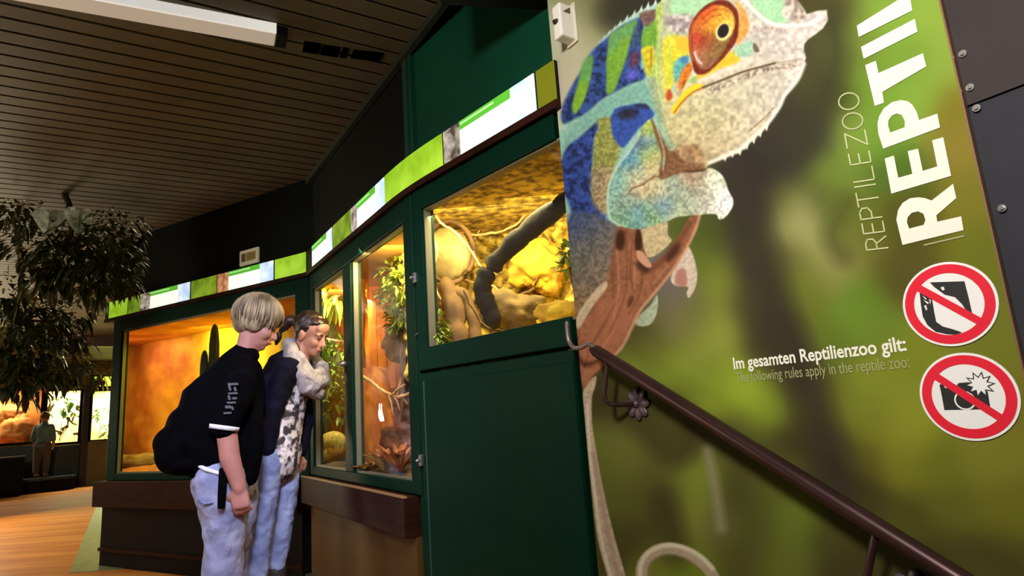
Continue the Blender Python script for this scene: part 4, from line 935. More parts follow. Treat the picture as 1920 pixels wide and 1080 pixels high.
mb = MB(); mb.pbox(RP, 0.075, 0.886, 0.06, 1.095, -0.019, -0.013); mb.build('door_panel', M_green, ld, bevel=0.003)
mb = MB(); mb.pbox(RP, 0.066, 0.0715, 0.06, 1.10, -0.018, -0.013); mb.build('panel_edge', mat('light_green_edge', (40, 74, 58), rough=0.35), ld)
for (x, y, nm) in ((785, 522, 'upper_latch'), (797, 862, 'lower_latch')):
    s, z = RP.loc(x, y); mb = MB(); mb.pbox(RP, s - 0.008, s + 0.012, z - 0.022, z + 0.022, -0.026, -0.005); mb.loft([RP.P(s, z, -0.024), RP.P(s, z, -0.036)], 0.008, n=12, cap=1); mb.build(nm, M_steel, tr, bevel=0.003)
rt_in = (RP.P(0.04, 0, 0.05)[:2], RP.P(1.0, 0, 0.05)[:2], B2, B1)
mb = MB()
for (a, b) in ((JJc, B1), (B2, RE)): w_ = plan_wall(a, b, 1.12, 1.86, 0.015); mb.add(w_.v, w_.f)
w_ = plan_slab(rt_in, 1.86, 1.88); mb.add(w_.v, w_.f); mb.build('tank_walls', M_gold, tr)
BPr = Plane(B1, B2)
def rdg(s, z): return 0.03 * math.sin(24 * s + 3 * math.sin(9 * z)) * (1.0 if z > 1.5 else 0.4) + 0.02 * math.sin(60 * s + 5 * math.sin(14 * z))
mb = MB(); relief(mb, BPr, -0.02, BPr.L + 0.02, 1.10, 1.88, -0.08, 0.08, 7.0, 11.0, nu=120, nv=90, ridge=rdg); mb.build('rock_wall', M_gold, tr, smooth=True)
ground(rt_in, 1.20, 0.025, 9.0).build('ground_bed', M_gold, tr, smooth=True)
p = pol(-2.5, 2.60); area('terrarium_lamp', (p[0], p[1], 1.845), (p[0], p[1] + 0.45, 1.0), 0.5, 15, (1.0, 0.88, 0.42), sy=0.3)
p = pol(4.0, 2.52); area('terrarium_lamp', (p[0], p[1], 1.845), (p[0], p[1] + 0.45, 1.0), 0.35, 10, (1.0, 0.88, 0.42), sy=0.3)
mb = MB(); mb.loft([W(868, 338, 2.45), W(1075, 262, 2.25)], 0.011, n=12, cap=1); mb.build('lid_edge_rod', mat('pale_yellow_rod', (226, 206, 110), rough=0.4), tr)  # pale yellow rod for the lid's edge, gives no light
q = Plane(W(798, 400, 3.05)[:2], W(880, 400, 3.0)[:2]); zt_, zb_ = W(840, 325, 3.03).z, W(840, 415, 3.03).z
mb = MB(); mb.pbox(q, 0, q.L, zb_, min(zt_ + .05, 1.85), 0.0, 0.03); mb.build('orange_board', M_orange, tr)
o = MB(); branch(o, [W(1110, 335, 2.36), W(1055, 382, 2.40), W(1005, 420, 2.45), W(950, 470, 2.48), W(916, 508, 2.5), W(905, 540, 2.5), W(914, 575, 2.5), W(926, 602, 2.5)], 0.041, 0.040, 0.003, n=14); tag(o.build('thick_branch', M_bark, None, smooth=True), 'thick dark bent branch in the golden rock terrarium', 'branch')
o = MB(); branch(o, [W(838, 535, 2.75), W(850, 580, 2.72), W(856, 625, 2.7), W(858, 680, 2.68)], 0.036, 0.062, 0.004, n=12); branch(o, [W(838, 540, 2.75), W(868, 555, 2.74), W(886, 590, 2.72), W(892, 640, 2.7)], 0.026, 0.03, 0.004, n=10)
tag(o.build('brown_stump', M_root, None, smooth=True), 'brown root stump below the round stone hoop in the golden terrarium', 'stump')
cH = W(842, 472, 2.82); dv = Vector((math.cos(0.12), math.sin(0.12), 0)); dk = Vector((-dv.y, dv.x, 0))
o = MB(); pts = [cH + dv * 0.115 * math.cos(t) + Vector((0, 0, 0.150 * math.sin(t))) for t in np.linspace(0, 2 * PI, 28)]
hp = thing('ring_vine', 'round hoop of pale vine around a stone plate in the golden terrarium', 'vine', cH)
o.loft(pts, [0.012 + 0.004 * math.sin(3 * i) for i in range(28)], n=8, cap=0); o.build('hoop', M_root, hp, smooth=True)
o = MB(); rock(o, cH + dk * 0.05, (0.105, 0.03, 0.135), 5.0, amp=0.12, axes=(dv, dk, Vector((0, 0, 1)))); o.build('stone_plate', mat('pale_stone_plate', (196, 176, 106), (128, 108, 60), scale=9, rough=0.8, bump=0.6, bscale=24), hp, smooth=True)
def vine(pts, r, label, m=M_twig):
    o = MB(); branch(o, [W(*p) for p in pts], r, r * 0.7, 0.004, n=7); return tag(o.build('thin_vine', m, None, smooth=True), label, 'vine')
vine([(816, 385, 2.75), (820, 412, 2.72), (850, 432, 2.68), (876, 462, 2.65), (902, 500, 2.6)], 0.007, 'pale vine from the upper left corner of the golden terrarium down to the bent branch')
vine([(806, 430, 2.72), (818, 470, 2.7), (810, 515, 2.7), (824, 560, 2.7)], 0.009, 'pale upright vine at the left edge of the golden terrarium window')
vine([(880, 440, 2.9), (920, 438, 2.9), (960, 425, 2.85), (990, 400, 2.8)], 0.007, 'pale vine running level behind the bent branch')
vine([(872, 545, 2.62), (890, 585, 2.6), (912, 612, 2.58), (945, 622, 2.55)], 0.007, 'brown vine at the foot of the bent branch', M_root)
vine([(930, 500, 2.95), (985, 462, 2.95), (1012, 490, 2.9), (1000, 540, 2.88), (950, 560, 2.88)], 0.009, 'brown vine looping in front of the rock wall right of the bent branch', M_root)
vine([(850, 400, 3.0), (862, 380, 3.0), (884, 378, 3.0), (900, 420, 3.0), (890, 450, 3.0)], 0.006, 'pale vine curled in front of the orange board')
rr_ = random.Random(4)
for i in range(16):
    x, y = rr_.uniform(830, 1040), rr_.uniform(330, 560); pts = [(x, y, 3.02)]
    for j in range(4): x += rr_.uniform(-26, 30); y += rr_.uniform(-14, 30); pts.append((x, min(y, 600), 3.02 - 0.02 * j))
    v_ = vine(pts, rr_.uniform(.004, .008), 'thin root clinging to the golden rock wall', (M_twig, M_root, M_gold)[i % 3]); v_['group'] = 'thin roots on the golden rock wall'; v_.name = 'clinging_root'
M_yel = mat('bright_yellow_rock', (224, 184, 44), (176, 128, 34), scale=12, rough=0.8, bump=0.6, bscale=24)
o = MB(); rock(o, W(1010, 500, 2.95), (0.14, 0.08, 0.13), 3.1, amp=0.4); tag(o.build('yellow_rock', M_yel, None, smooth=True), 'bright yellow rock right of the bent branch in the golden terrarium', 'rock')
o = MB(); rock(o, W(960, 585, 2.75), (0.15, 0.08, 0.09), 6.1, amp=0.35); tag(o.build('olive_rock', mat('olive_rock', (124, 98, 44), (84, 64, 30), scale=12, rough=0.8, bump=0.6, bscale=24), None, smooth=True), 'dull olive rock low behind the foot of the bent branch', 'rock')
o = MB(); rock(o, W(1052, 585, 2.35), (0.09, 0.06, 0.05), 8.2, amp=0.4); tag(o.build('yellow_stone', M_yel, None, smooth=True), 'yellow stone in the lower right corner of the golden terrarium window', 'rock')
bush_at('yellow_moss_plant', [(815, 600, 2.58, 0.05), (822, 635, 2.55, 0.05), (808, 625, 2.55, 0.04)], 90, 0.035, 0.010, 'small yellow plant in the lower left corner of the golden terrarium', M_leafy, 1.21)
bush_at('lime_plant', [(1068, 500, 2.45, 0.045), (1066, 470, 2.45, 0.035)], 60, 0.04, 0.011, 'small lime green plant beside the poster edge in the golden terrarium', M_leafy, 1.21)

def bush_thing(name, pl, blobs, n, ln, wd, label, m, cat='plant', droop=0.35, up=0.3, stem=True, zb=None):
    s0, z0, k0, _ = blobs[0]; o = thing(name, label, cat, pl.P(s0, zb if zb is not None else z0, k0))
    f = MB()
    for (s, z, k, r) in blobs: bush(f, pl.P(s, z, k), r, n, ln, wd, droop, up)
    f.build('foliage', m, o)
    if stem:
        t = MB()
        for (s, z, k, r) in blobs: branch(t, [pl.P(s0, zb if zb is not None else z0, k0), pl.P((s + s0) / 2 + 0.02, ((zb or z0) + z) / 2, (k + k0) / 2), pl.P(s, z, k)], 0.009, 0.004, 0.004, n=6)
        t.build('stem', M_root, o)
    return o
# ================================================================== light-box band above the terrariums
M_lb = {'leaf': mat('backlit_leaf_print', (122, 168, 24), (158, 200, 50), scale=7, emit=0.9, rough=0.4), 'leaf2': mat('backlit_dark_leaf_print', (84, 118, 16), (140, 170, 40), scale=9, emit=0.75, rough=0.4),
        'text': mat('backlit_white_panel', (240, 252, 232), emit=0.95, rough=0.4), 'blue': mat('backlit_blue_picture', (168, 200, 238), (226, 238, 250), scale=12, emit=0.9, rough=0.4),
        'grey': mat('backlit_grey_picture', (190, 180, 168), (70, 60, 50), scale=22, emit=0.85, rough=0.4), 'brown': mat('backlit_brown_picture', (206, 150, 110), (140, 84, 50), scale=26, emit=0.85, rough=0.4),
        'olive': mat('dim_olive_panel', (104, 108, 16), emit=0.55, rough=0.4)}
M_hdr = mat('backlit_green_header', (84, 172, 48), emit=0.85, rough=0.4); M_hdr2 = mat('backlit_pale_line', (170, 224, 150), emit=0.9, rough=0.4)
Z0, Z1 = 1.928, 2.062
def path_point(u, z, k):
    """the band: left front, middle front, right front joined with rounded corners"""
    L1, L2 = LP.L, MP.L
    def raw(u): return LP.P(u, z, k) if u < L1 else (MP.P(u - L1, z, k) if u < L1 + L2 else RP.P(u - L1 - L2, z, k))
    for c, r in ((L1, 0.05), (L1 + L2, 0.20)):
        if abs(u - c) < r:
            t = (u - c + r) / (2 * r); a, m, b = raw(c - r), (raw(c - 1e-4) + raw(c + 1e-4)) / 2, raw(c + r); return a * (1 - t) ** 2 + m * 2 * t * (1 - t) + b * t * t
    return raw(u)
def band(mb, u0, u1, z0, z1, k0, k1):
    n = max(2, int((u1 - u0) / 0.03)); n0 = len(mb.v)
    for i in range(n + 1):
        u = u0 + (u1 - u0) * i / n
        mb.v += [tuple(path_point(u, z, k)) for (z, k) in ((z0, k0), (z1, k0), (z1, k1), (z0, k1))]
    for i in range(n):
        for j in range(4): a = n0 + 4 * i; mb.f.append((a + j, a + (j + 1) % 4, a + 4 + (j + 1) % 4, a + 4 + j))
    mb.f += [(n0, n0 + 1, n0 + 2, n0 + 3), (n0 + 4 * n + 3, n0 + 4 * n + 2, n0 + 4 * n + 1, n0 + 4 * n)]
    return mb
def upx(pl, off, x, y): return off + pl.loc(x, y, -0.03)[0]
U1, U2 = LP.L, LP.L + MP.L
def sign_band(label, u0, u1, segs):
    o = thing('light_box_sign', label, 'sign', path_point((u0 + u1) / 2, Z0, 0.0))
    band(MB(), u0, u1, Z0 - 0.002, Z1 + 0.002, -0.026, 0.04).build('housing', M_black, o)
    band(MB(), u0, u1, Z0 - 0.03, Z0 - 0.003, -0.034, 0.03).build('lower_moulding', M_ledge, o)
    for kind, a, b in segs:
        if kind in ('leaf', 'leaf2', 'olive'): band(MB(), a, b, Z0, Z1, -0.030, -0.0265).build('leaf_panel', M_lb[kind], o)
        elif kind == 'text':
            p = band(MB(), a, b, Z0, Z1, -0.030, -0.0265).build('text_panel', M_lb['text'], o)
            band(MB(), a, b, Z1 - 0.036, Z1, -0.0312, -0.0301).build('green_header', M_hdr, p)
            band(MB(), a + 0.02 * (b - a), a + 0.7 * (b - a), Z1 - 0.017, Z1 - 0.009, -0.0322, -0.0313).build('header_line', M_hdr2, p)
        else: band(MB(), a, b, Z0, Z1, -0.030, -0.0265).build('picture_panel', M_lb[kind], o)
def segs_px(pl, off, lst): return [(k, upx(pl, off, x0, y0), upx(pl, off, x1, y1)) for (k, x0, y0, x1, y1) in lst]
sL = segs_px(LP, 0, [('leaf', 204, 585, 238, 580), ('leaf2', 240, 577, 262, 572), ('grey', 263, 572, 280, 568), ('text', 281, 568, 333, 558), ('blue', 334, 557, 355, 553), ('leaf2', 358, 553, 405, 542), ('brown', 407, 542, 427, 537), ('text', 428, 537, 487, 523), ('blue', 488, 523, 512, 518), ('leaf', 515, 518, 576, 503)])
sign_band('backlit information band above the large desert terrarium', -0.035, U1 - 0.002, sL)
sM = segs_px(MP, U1, [('text', 585, 490, 612, 464), ('blue', 613, 462, 622, 452), ('leaf2', 624, 450, 657, 418), ('grey', 658, 417, 668, 408), ('text', 669, 407, 704, 375), ('blue', 705, 374, 720, 360)])
sM.append(('leaf', sM[-1][2] + 0.01, upx(RP, U2, 829, 290)))
sign_band('backlit information band above the corner terrarium', U1 + 0.002, sM[-1][2] + 0.006, sM)
sR = segs_px(RP, U2, [('grey', 832, 285, 862, 268), ('text', 863, 265, 959, 212), ('blue', 960, 210, 1004, 190), ('olive', 1008, 185, 1042, 167)])
sign_band('backlit information band above the green terrarium door', sM[-1][2] + 0.010, sR[-1][2] + 0.001, sR)

# small plate on the black wall above the desert terrarium
s, z = LP.loc(465, 481); pt = thing('wall_plate', 'small beige plate on the dark wall above the lit band', 'plate', LP.P(s, z, 0.02))
mb = MB(); mb.pbox(LP, s - 0.098, s + 0.098, z - 0.055, z + 0.055, 0.004, 0.02); mb.build('plate', mat('beige_plate_glow', (196, 184, 150), rough=0.5, emit=0.28), pt, bevel=0.003)  # faint emission brightens the plate, which is no lamp
mb = MB(); mb.pbox(LP, s - 0.075, s - 0.03, z - 0.03, z + 0.03, 0.002, 0.004); mb.build('dark_field', mat('ochre_field', (140, 124, 70), rough=0.5), pt)
mb = MB(); mb.pbox(LP, s - 0.02, s + 0.075, z - 0.03, z + 0.03, 0.002, 0.004); mb.build('ochre_field', mat('yellow_field', (176, 156, 84), rough=0.5), pt)
# ------------------------------------------------------------------ ceiling lamp and the dark cable slots in its line
def line_z(z, y): pass
zt = 2.545
a = at_z(-40, -24, zt); b = at_z(516, 76, zt); ax = (b - a); L = ax.length; ax.normalize(); sdv = Vector((ax.y, -ax.x, 0))
lamp = thing('ceiling_lamp', 'long white fluorescent lamp under the brown slatted ceiling', 'lamp', b)
mb = MB(); h = 0.048
st = b - ax * 1.5
mb.hexa([st - sdv * h + Vector((0, 0, 0)), b - sdv * h, b + sdv * h, st + sdv * h, st - sdv * h * 0.9 + Vector((0, 0, 0.04)), b - sdv * h * 0.9 + Vector((0, 0, 0.04)), b + sdv * h * 0.9 + Vector((0, 0, 0.04)), st + sdv * h * 0.9 + Vector((0, 0, 0.04))])
mb.build('lamp_housing', mat('white_housing_glow', (202, 190, 172), rough=0.4, emit=0.46), lamp, bevel=0.006)  # unlit white housing; emission stands in for light falling on it
mb = MB(); mb.hexa([st + sdv * h * 1.02, b + sdv * h * 1.02, b + sdv * h * 1.25, st + sdv * h * 1.25, st + sdv * h + Vector((0, 0, 0.042)), b + sdv * h + Vector((0, 0, 0.042)), b + sdv * h * 1.25 + Vector((0, 0, 0.042)), st + sdv * h * 1.25 + Vector((0, 0, 0.042))])
mb.build('housing_edge', mat('white_edge_glow', (236, 232, 224), rough=0.4, emit=0.7), lamp)  # brighter upper edge of the housing, put in as emission
mb = MB(); c0 = b + ax * 0.003; c1 = b + ax * 0.045
mb.hexa([c0 - sdv * h, c1 - sdv * h, c1 + sdv * h, c0 + sdv * h] + [q + Vector((0, 0, 0.04)) for q in (c0 - sdv * h, c1 - sdv * h, c1 + sdv * h, c0 + sdv * h)]); mb.build('end_cap', M_black, lamp)
mb = MB()
for (x0, y0, x1, y1, wd) in ((569, 88, 600, 93, 0.042), (602, 94, 636, 99, 0.04), (640, 99, 652, 101, 0.04), (660, 102, 716, 108, 0.034)):
    p, q = at_z(x0, y0, 2.586), at_z(x1, y1, 2.586); mb.prism([p - sdv * wd, q - sdv * wd, q + sdv * wd, p + sdv * wd], (0, 0, 0.012))
struct(mb.build('trim_8', mat('black_slot', (2, 2, 2), rough=1.0, spec=0.0)))

# ------------------------------------------------------------------ leafy plants hanging from the ceiling on the left
M_hang = mat('shaded_and_lit_leaf', (44, 56, 28), (104, 112, 62), scale=2.2, rough=0.45, lo=0.42, hi=0.72)  # noise mixes shaded and lit leaf tones into the colour
M_stem = mat('dark_stem', (70, 48, 32), rough=0.7)
def hanging(label, root_px, D, blobs, n, ln, wd):
    top = at_dist(root_px[0], root_px[1], D); top.z = ZCEIL
    o = thing('hanging_plant', label, 'plant', top); f = MB(); t = MB(); last = top
    hub = at_dist(blobs[0][0], blobs[0][1], D); branch(t, [top, (top + hub) / 2 + Vector((0.05, 0, 0)), hub], 0.022, 0.016, 0.01, n=7)
    for (x, y, r, dd) in blobs:
        c = at_dist(x, y, D + dd); rm = r / 1160.0 * D * 1.25
        bush(f, c, (rm, rm, rm * 0.8), int(n * (r / 40.0) ** 1.3), ln, wd, droop=0.7, up=-0.3)
        branch(t, [hub, (hub + c) / 2 + Vector((0, 0, 0.06)), c], 0.012, 0.004, 0.01, n=6)
    f.build('foliage', M_hang, o); t.build('stem', M_stem, o); return o
p1 = hanging('dark leafy plant with two pale heart-shaped leaves hanging from the ceiling', (120, 395), 4.9, [(120, 470, 48, 0), (60, 460, 38, .1), (180, 450, 45, 0), (220, 430, 36, .1), (150, 500, 45, -.1), (200, 510, 34, 0), (90, 520, 34, 0), (225, 480, 28, 0), (40, 400, 26, .1), (235, 530, 18, .0), (180, 545, 20, 0)], 150, 0.062, 0.017)
M_paleleaf = mat('pale_variegated_leaf', (226, 236, 220), (120, 136, 112), scale=26, rough=0.5, lo=0.45, hi=0.7)
_n = M_paleleaf.node_tree.nodes; _l = M_paleleaf.node_tree.links; _t = _n.new('ShaderNodeBsdfTranslucent'); _m = _n.new('ShaderNodeMixShader'); _m.inputs[0].default_value = 0.6
_l.new(_n['Principled BSDF'].inputs['Base Color'].links[0].from_socket, _t.inputs[0]); _l.new(_n['Principled BSDF'].outputs[0], _m.inputs[1]); _l.new(_t.outputs[0], _m.inputs[2]); _l.new(_m.outputs[0], _n['Material Output'].inputs[0])
for (x, y) in ((91, 414), (148, 411)):
    c = at_dist(x, y, 4.75); f = MB(); vr = Vector((math.cos(0.66), math.sin(0.66), 0)); r = 0.083
    hp_ = [(0, -1.25), (.45, -.75), (.85, -.1), (.95, .45), (.7, .85), (.3, .9), (0, .65), (-.3, .9), (-.7, .85), (-.95, .45), (-.85, -.1), (-.45, -.75)]
    for s_, off in ((1, 0.0),):
        n0 = len(f.v); f.v += [tuple(c + vr * u * r + Vector((0, 0, v * r)) + Vector((0.3, -0.5, 0)) * (0.05 * abs(u))) for (u, v) in hp_] + [tuple(c)]
        f.f += [(n0 + i, n0 + (i + 1) % 12, n0 + 12) for i in range(12)]
    lf = f.build('pale_leaf', M_paleleaf, p1); lf['label'] = 'pale heart-shaped leaf'
hanging('dark leafy plant hanging low on the far left in front of the far terrariums', (20, 480), 5.6, [(30, 600, 46, 0), (80, 590, 36, 0), (20, 660, 48, .1), (70, 655, 34, 0), (110, 620, 26, 0), (120, 690, 28, 0), (60, 705, 40, 0), (10, 710, 36, 0), (140, 590, 20, 0), (150, 640, 14, 0), (20, 550, 30, 0), (170, 700, 18, 0)], 150, 0.068, 0.018)

# ------------------------------------------------------------------ terrarium row at the far end of the hall
M_farbase = mat('dark_green_base', (22, 46, 32), (16, 34, 24), scale=3, rough=0.4)
def far_tank(label, s0, s1, z0, z1, m_back, lamp_col, power, base=True):
    o = thing('terrarium', label, 'terrarium', FP.P((s0 + s1) / 2, 0 if base else z0, 0))
    mb = MB(); frame(mb, FP, s0, s1, z0 - 0.05, z1 + 0.05, 0.05, 0.05, 0.05, -0.03, 0.03); mb.build('frame', M_black, o)
    mb = MB(); mb.pbox(FP, s0 + 0.05, s1 - 0.05, z0, z1, 0.0, 0.008); mb.build('glass_pane', M_glass, o)
    mb = MB(); relief(mb, FP, s0, s1, z0 - 0.05, z1 + 0.05, 0.95, 0.05, 2.5, s0, nu=30, nv=20); mb.build('backdrop', m_back, o, smooth=True)
    mb = MB(); mb.pbox(FP, s0, s0 + 0.02, z0 - 0.05, z1 + 0.05, 0.03, 0.95); mb.pbox(FP, s1 - 0.02, s1, z0 - 0.05, z1 + 0.05, 0.03, 0.95); mb.pbox(FP, s0, s1, z0 - 0.07, z0 - 0.05, -0.02, 0.97); mb.pbox(FP, s0, s1, z1 + 0.05, z1 + 0.07, -0.02, 0.97); mb.build('tank_walls', m_back, o)
    if base:
        mb = MB(); mb.pbox(FP, s0, s1, 0.0, z0 - 0.07, -0.03, 0.9); mb.build('base_cabinet', M_farbase, o)
    inner_lamp(FP, (s0 + s1) / 2, z1 + 0.02, 0.40, FP.P((s0 + s1) / 2, z0, 0.6), power, lamp_col, (s1 - s0) * 0.8, 0.3)
    return o
M_wb = mat('pale_yellow_backdrop', (238, 226, 170), (200, 190, 110), scale=3, rough=0.8)  # backdrop's own pale yellow tones
M_ob = mat('orange_rock_backdrop', (206, 138, 62), (150, 92, 44), scale=4, rough=0.8)
far_tank('far terrarium with orange rocks behind the blurred child', -2.9, -0.20, 0.98, 2.02, M_ob, (1, 0.85, 0.5), 75)
far_tank('far bright terrarium with bare branches right of the blurred child', -0.19, 0.46, 0.92, 1.98, M_wb, (1, 0.95, 0.75), 60)
far_tank('far bright terrarium above the beige panel', 0.59, 1.6, 0.93, 1.95, M_wb, (0.95, 1.0, 0.75), 85, base=False)
tn = far_tank('small green lit window on top of the terrarium above the beige panel', 0.59, 1.6, 2.06, 2.27, mat('lit_green_backdrop', (150, 190, 60), (220, 230, 150), scale=5, rough=0.7), (0.9, 1.0, 0.5), 14, base=False)
o = MB()
for i in range(9):
    x = rnd.uniform(88, 148); y = rnd.uniform(745, 815); branch(o, [FP.at(x, y, .3), FP.at(x + rnd.uniform(-14, 14), y + rnd.uniform(-16, 10), .3), FP.at(x + rnd.uniform(-24, 24), y + rnd.uniform(-20, 20), .3)], 0.03, 0.012, 0.02, n=6, seed=i)
tag(o.build('bare_branches', M_root, None, smooth=True), 'bare brown branches in the far bright terrarium', 'branch')
o = MB(); rock(o, FP.P(-0.62, 1.20, 0.45), (0.34, 0.3, 0.36), 2.2); rock(o, FP.P(-0.85, 1.55, 0.6), (0.3, 0.25, 0.25), 5.2); tag(o.build('orange_rocks', M_ob, None, smooth=True), 'pile of orange rocks in the far terrarium left of the child', 'rock')
bush_thing('far_green_plant', FP, [(0.10, 1.75, 0.3, 0.18), (0.3, 1.55, 0.35, 0.15)], 40, 0.16, 0.035, 'green plant in the far bright terrarium', M_leaf, zb=0.95)
bush_thing('far_green_plant', FP, [(0.8, 1.5, 0.35, 0.12), (0.98, 1.12, 0.3, 0.12)], 40, 0.14, 0.03, 'green plant in the far terrarium above the beige panel', M_leaf, zb=0.95)
sp = thing('viewing_step', 'low dark wooden viewing step under the far terrariums', 'step', FP.P(-0.9, 0, -0.3))
mb = MB(); mb.pbox(FP, -2.9, 0.40, 0.22, 0.27, -0.75, -0.06); mb.build('tread', M_farbase, sp); mb = MB(); mb.pbox(FP, -2.9, 0.38, 0.0, 0.22, -0.68, -0.06); mb.build('riser', M_black, sp)
bx = thing('dark_bench', 'low dark bench box on the far left in front of the far terrariums', 'bench', FP.P(-1.2, 0, -1.0))
mb = MB(); mb.pbox(FP, -1.9, -0.42, 0.06, 0.70, -1.15, -0.80); mb.build('box', M_black, bx, bevel=0.01); mb = MB(); mb.pbox(FP, -1.92, -0.40, 0.70, 0.73, -1.17, -0.78); mb.build('lid', M_farbase, bx); mb = MB(); mb.pbox(FP, -1.86, -0.46, 0.0, 0.06, -1.11, -0.84); mb.build('foot', M_black, bx)
# ------------------------------------------------------------------ visitors
M_skin = mat('skin', (176, 124, 112), (166, 112, 100), scale=14, rough=0.5)
M_skin2 = mat('skin_warm', (196, 142, 118), (184, 130, 106), scale=14, rough=0.5)
M_hairb = mat('blond_hair', (168, 148, 116), (92, 76, 56), scale=22, rough=0.45, stretch=(1, 1, 0.35))
M_haird = mat('dark_brown_hair', (52, 34, 26), (30, 20, 16), scale=30, rough=0.4)
M_navy = mat('black_jacket', (6, 6, 9), (5, 5, 7), scale=10, rough=0.95, spec=0.03, bump=0.3, bscale=25)
M_jackg = mat('dark_navy_jacket', (16, 16, 36), (10, 10, 22), scale=10, rough=0.8, spec=0.1, bump=0.3, bscale=25)
M_jean = mat('light_blue_jeans', (160, 164, 194), (120, 124, 160), scale=9, rough=0.85, bump=0.4, bscale=50)
M_jean2 = mat('blue_jeans', (142, 156, 198), (98, 112, 160), scale=9, rough=0.85, bump=0.4, bscale=50)
M_scarf = mat('grey_white_scarf', (184, 178, 180), (140, 134, 140), scale=18, rough=0.9, bump=0.7, bscale=70)
M_top = mat('patterned_top', (214, 206, 208), (44, 40, 46), scale=26, rough=0.8, lo=0.44, hi=0.56, detail=3)
M_trim = mat('white_hem', (214, 214, 224), rough=0.8)
M_lip = mat('lips', (164, 92, 86), rough=0.4); M_eye = mat('dark_lashes', (40, 28, 24), rough=0.4); M_brow = mat('eyebrow', (96, 70, 46), rough=0.7)
M_shoe = mat('dark_shoes', (36, 32, 32), (52, 46, 44), scale=12, rough=0.6)
UP = Vector((0, 0, 1))
def fdir(az): a = math.radians(az); return Vector((math.sin(a), math.cos(a), 0))
class Head:
    def __init__(self, c, az, pitch, s=1.0, roll=0.0):
        p = math.radians(pitch); f = fdir(az); self.c = Vector(c); self.s = s
        self.F = f * math.cos(p) - UP * math.sin(p); self.U = UP * math.cos(p) + f * math.sin(p); self.L = UP.cross(f)
        if roll: r = Matrix.Rotation(math.radians(roll), 3, self.F); self.U = r @ self.U; self.L = r @ self.L
    def P(self, x, y, z): return self.c + (self.F * x + self.L * y + self.U * z) * self.s
    def ball(self, mb, x, y, z, r, **k):
        mb.ball(self.P(x, y, z), tuple(q * self.s for q in r), axes=(self.F, self.L, self.U), **k)
    def flesh(self, mb):
        b = self.ball
        b(mb, -.008, 0, .035, (.096, .074, .095), nu=20, nv=14)
        b(mb, .030, 0, -.030, (.062, .060, .075)); b(mb, .040, 0, -.075, (.048, .046, .042)); b(mb, .066, 0, -.098, (.022, .024, .018))
        for q in (-1, 1):
            b(mb, .055, .034 * q, -.030, (.034, .028, .034)); b(mb, .074, .030 * q, .022, (.020, .028, .012)); b(mb, .076, .031 * q, .004, (.013, .014, .011))
            b(mb, -.008, .073 * q, -.012, (.020, .010, .032)); b(mb, -.014, .080 * q, -.004, (.014, .006, .022)); b(mb, .088, .011 * q, -.040, (.013, .009, .009))
        mb.loft([self.P(.084, 0, .018), self.P(.094, 0, -.008), self.P(.108, 0, -.034)], [.010 * self.s, .011 * self.s, .0135 * self.s], n=10)
        b(mb, .086, 0, -.060, (.014, .026, .010)); b(mb, .082, 0, -.074, (.014, .022, .009)); b(mb, .070, 0, .055, (.026, .058, .040))
    def features(self, o, brow=M_brow):
        for q in (-1, 1):
            mb = MB(); mb.loft([self.P(.084, .016 * q, .001), self.P(.0905, .030 * q, -.0035), self.P(.080, .045 * q, .0015)], [.0026 * self.s, .0042 * self.s, .0024 * self.s], n=8, cap=1); mb.build('eyelash', M_eye, o, smooth=True)
            mb = MB(); mb.loft([self.P(.093, .014 * q, .021), self.P(.0945, .032 * q, .027), self.P(.079, .050 * q, .022)], [.003 * self.s, .0042 * self.s, .002 * self.s], n=8, cap=1); mb.build('eyebrow', brow, o, smooth=True)
        mb = MB(); mb.loft([self.P(.088, .023, -.067), self.P(.0985, .009, -.0645), self.P(.1, 0, -.066), self.P(.0985, -.009, -.0645), self.P(.088, -.023, -.067)], [.002 * self.s, .005 * self.s, .0055 * self.s, .005 * self.s, .002 * self.s], n=8, cap=1)
        mb.build('lips', M_lip, o, smooth=True)
def hand(mb, wrist, d, n, s=1.0, curl=0.5, thumb=1):
    """palm, four unequal bent fingers and a thumb; d points to the fingertips, n is the palm side"""
    d = Vector(d).normalized(); n = Vector(n); n = (n - d * n.dot(d)).normalized(); wv = d.cross(n) * thumb; W = Vector(wrist)
    mb.loft([W - d * .01 * s, W + d * .03 * s, W + d * .075 * s], [.024 * s, .036 * s, .040 * s], [.018 * s, .016 * s, .013 * s], side=wv, n=14)
    for i, (off, ln) in enumerate(((.030, .068), (.010, .078), (-.010, .073), (-.029, .056))):
        p = W + (d * .072 + wv * off) * s; a = 0.18; pts = [p - d * .02 * s, p]; dirn = d
        for j, q in enumerate((.45, .32, .26)):
            a += curl * (0.75 + 0.12 * i) * (1.0 if j else 0.7); dirn = d * math.cos(a) + n * math.sin(a); p = p + dirn * ln * q * s; pts.append(p)
        mb.loft(pts, [.0095 * s, .0095 * s, .009 * s, .0082 * s, .007 * s], n=9)
    p = W + (d * .02 + wv * .030) * s; t1 = (d * .6 + wv * .75 + n * .25).normalized(); t2 = (d * .85 + wv * .25 + n * .45).normalized(); t3 = (d * .9 + n * .45).normalized()
    mb.loft([p - t1 * .012 * s, p + t1 * .028 * s, p + t1 * .028 * s + t2 * .028 * s, p + t1 * .028 * s + t2 * .028 * s + t3 * .024 * s], [.013 * s, .012 * s, .0105 * s, .008 * s], n=9)
def shoe(mb, heel, az, ln=.25, wd=.044, h=.07):
    f = fdir(az); h0 = Vector(heel)
    mb.loft([h0 + UP * .045, h0 + f * .08 + UP * .045, h0 + f * .15 + UP * .035, h0 + f * (ln - .03) + UP * .026], [wd * .9, wd * .95, wd * 1.05, wd * .8], [.045, .045, .035, .026], side=UP.cross(f), n=14)

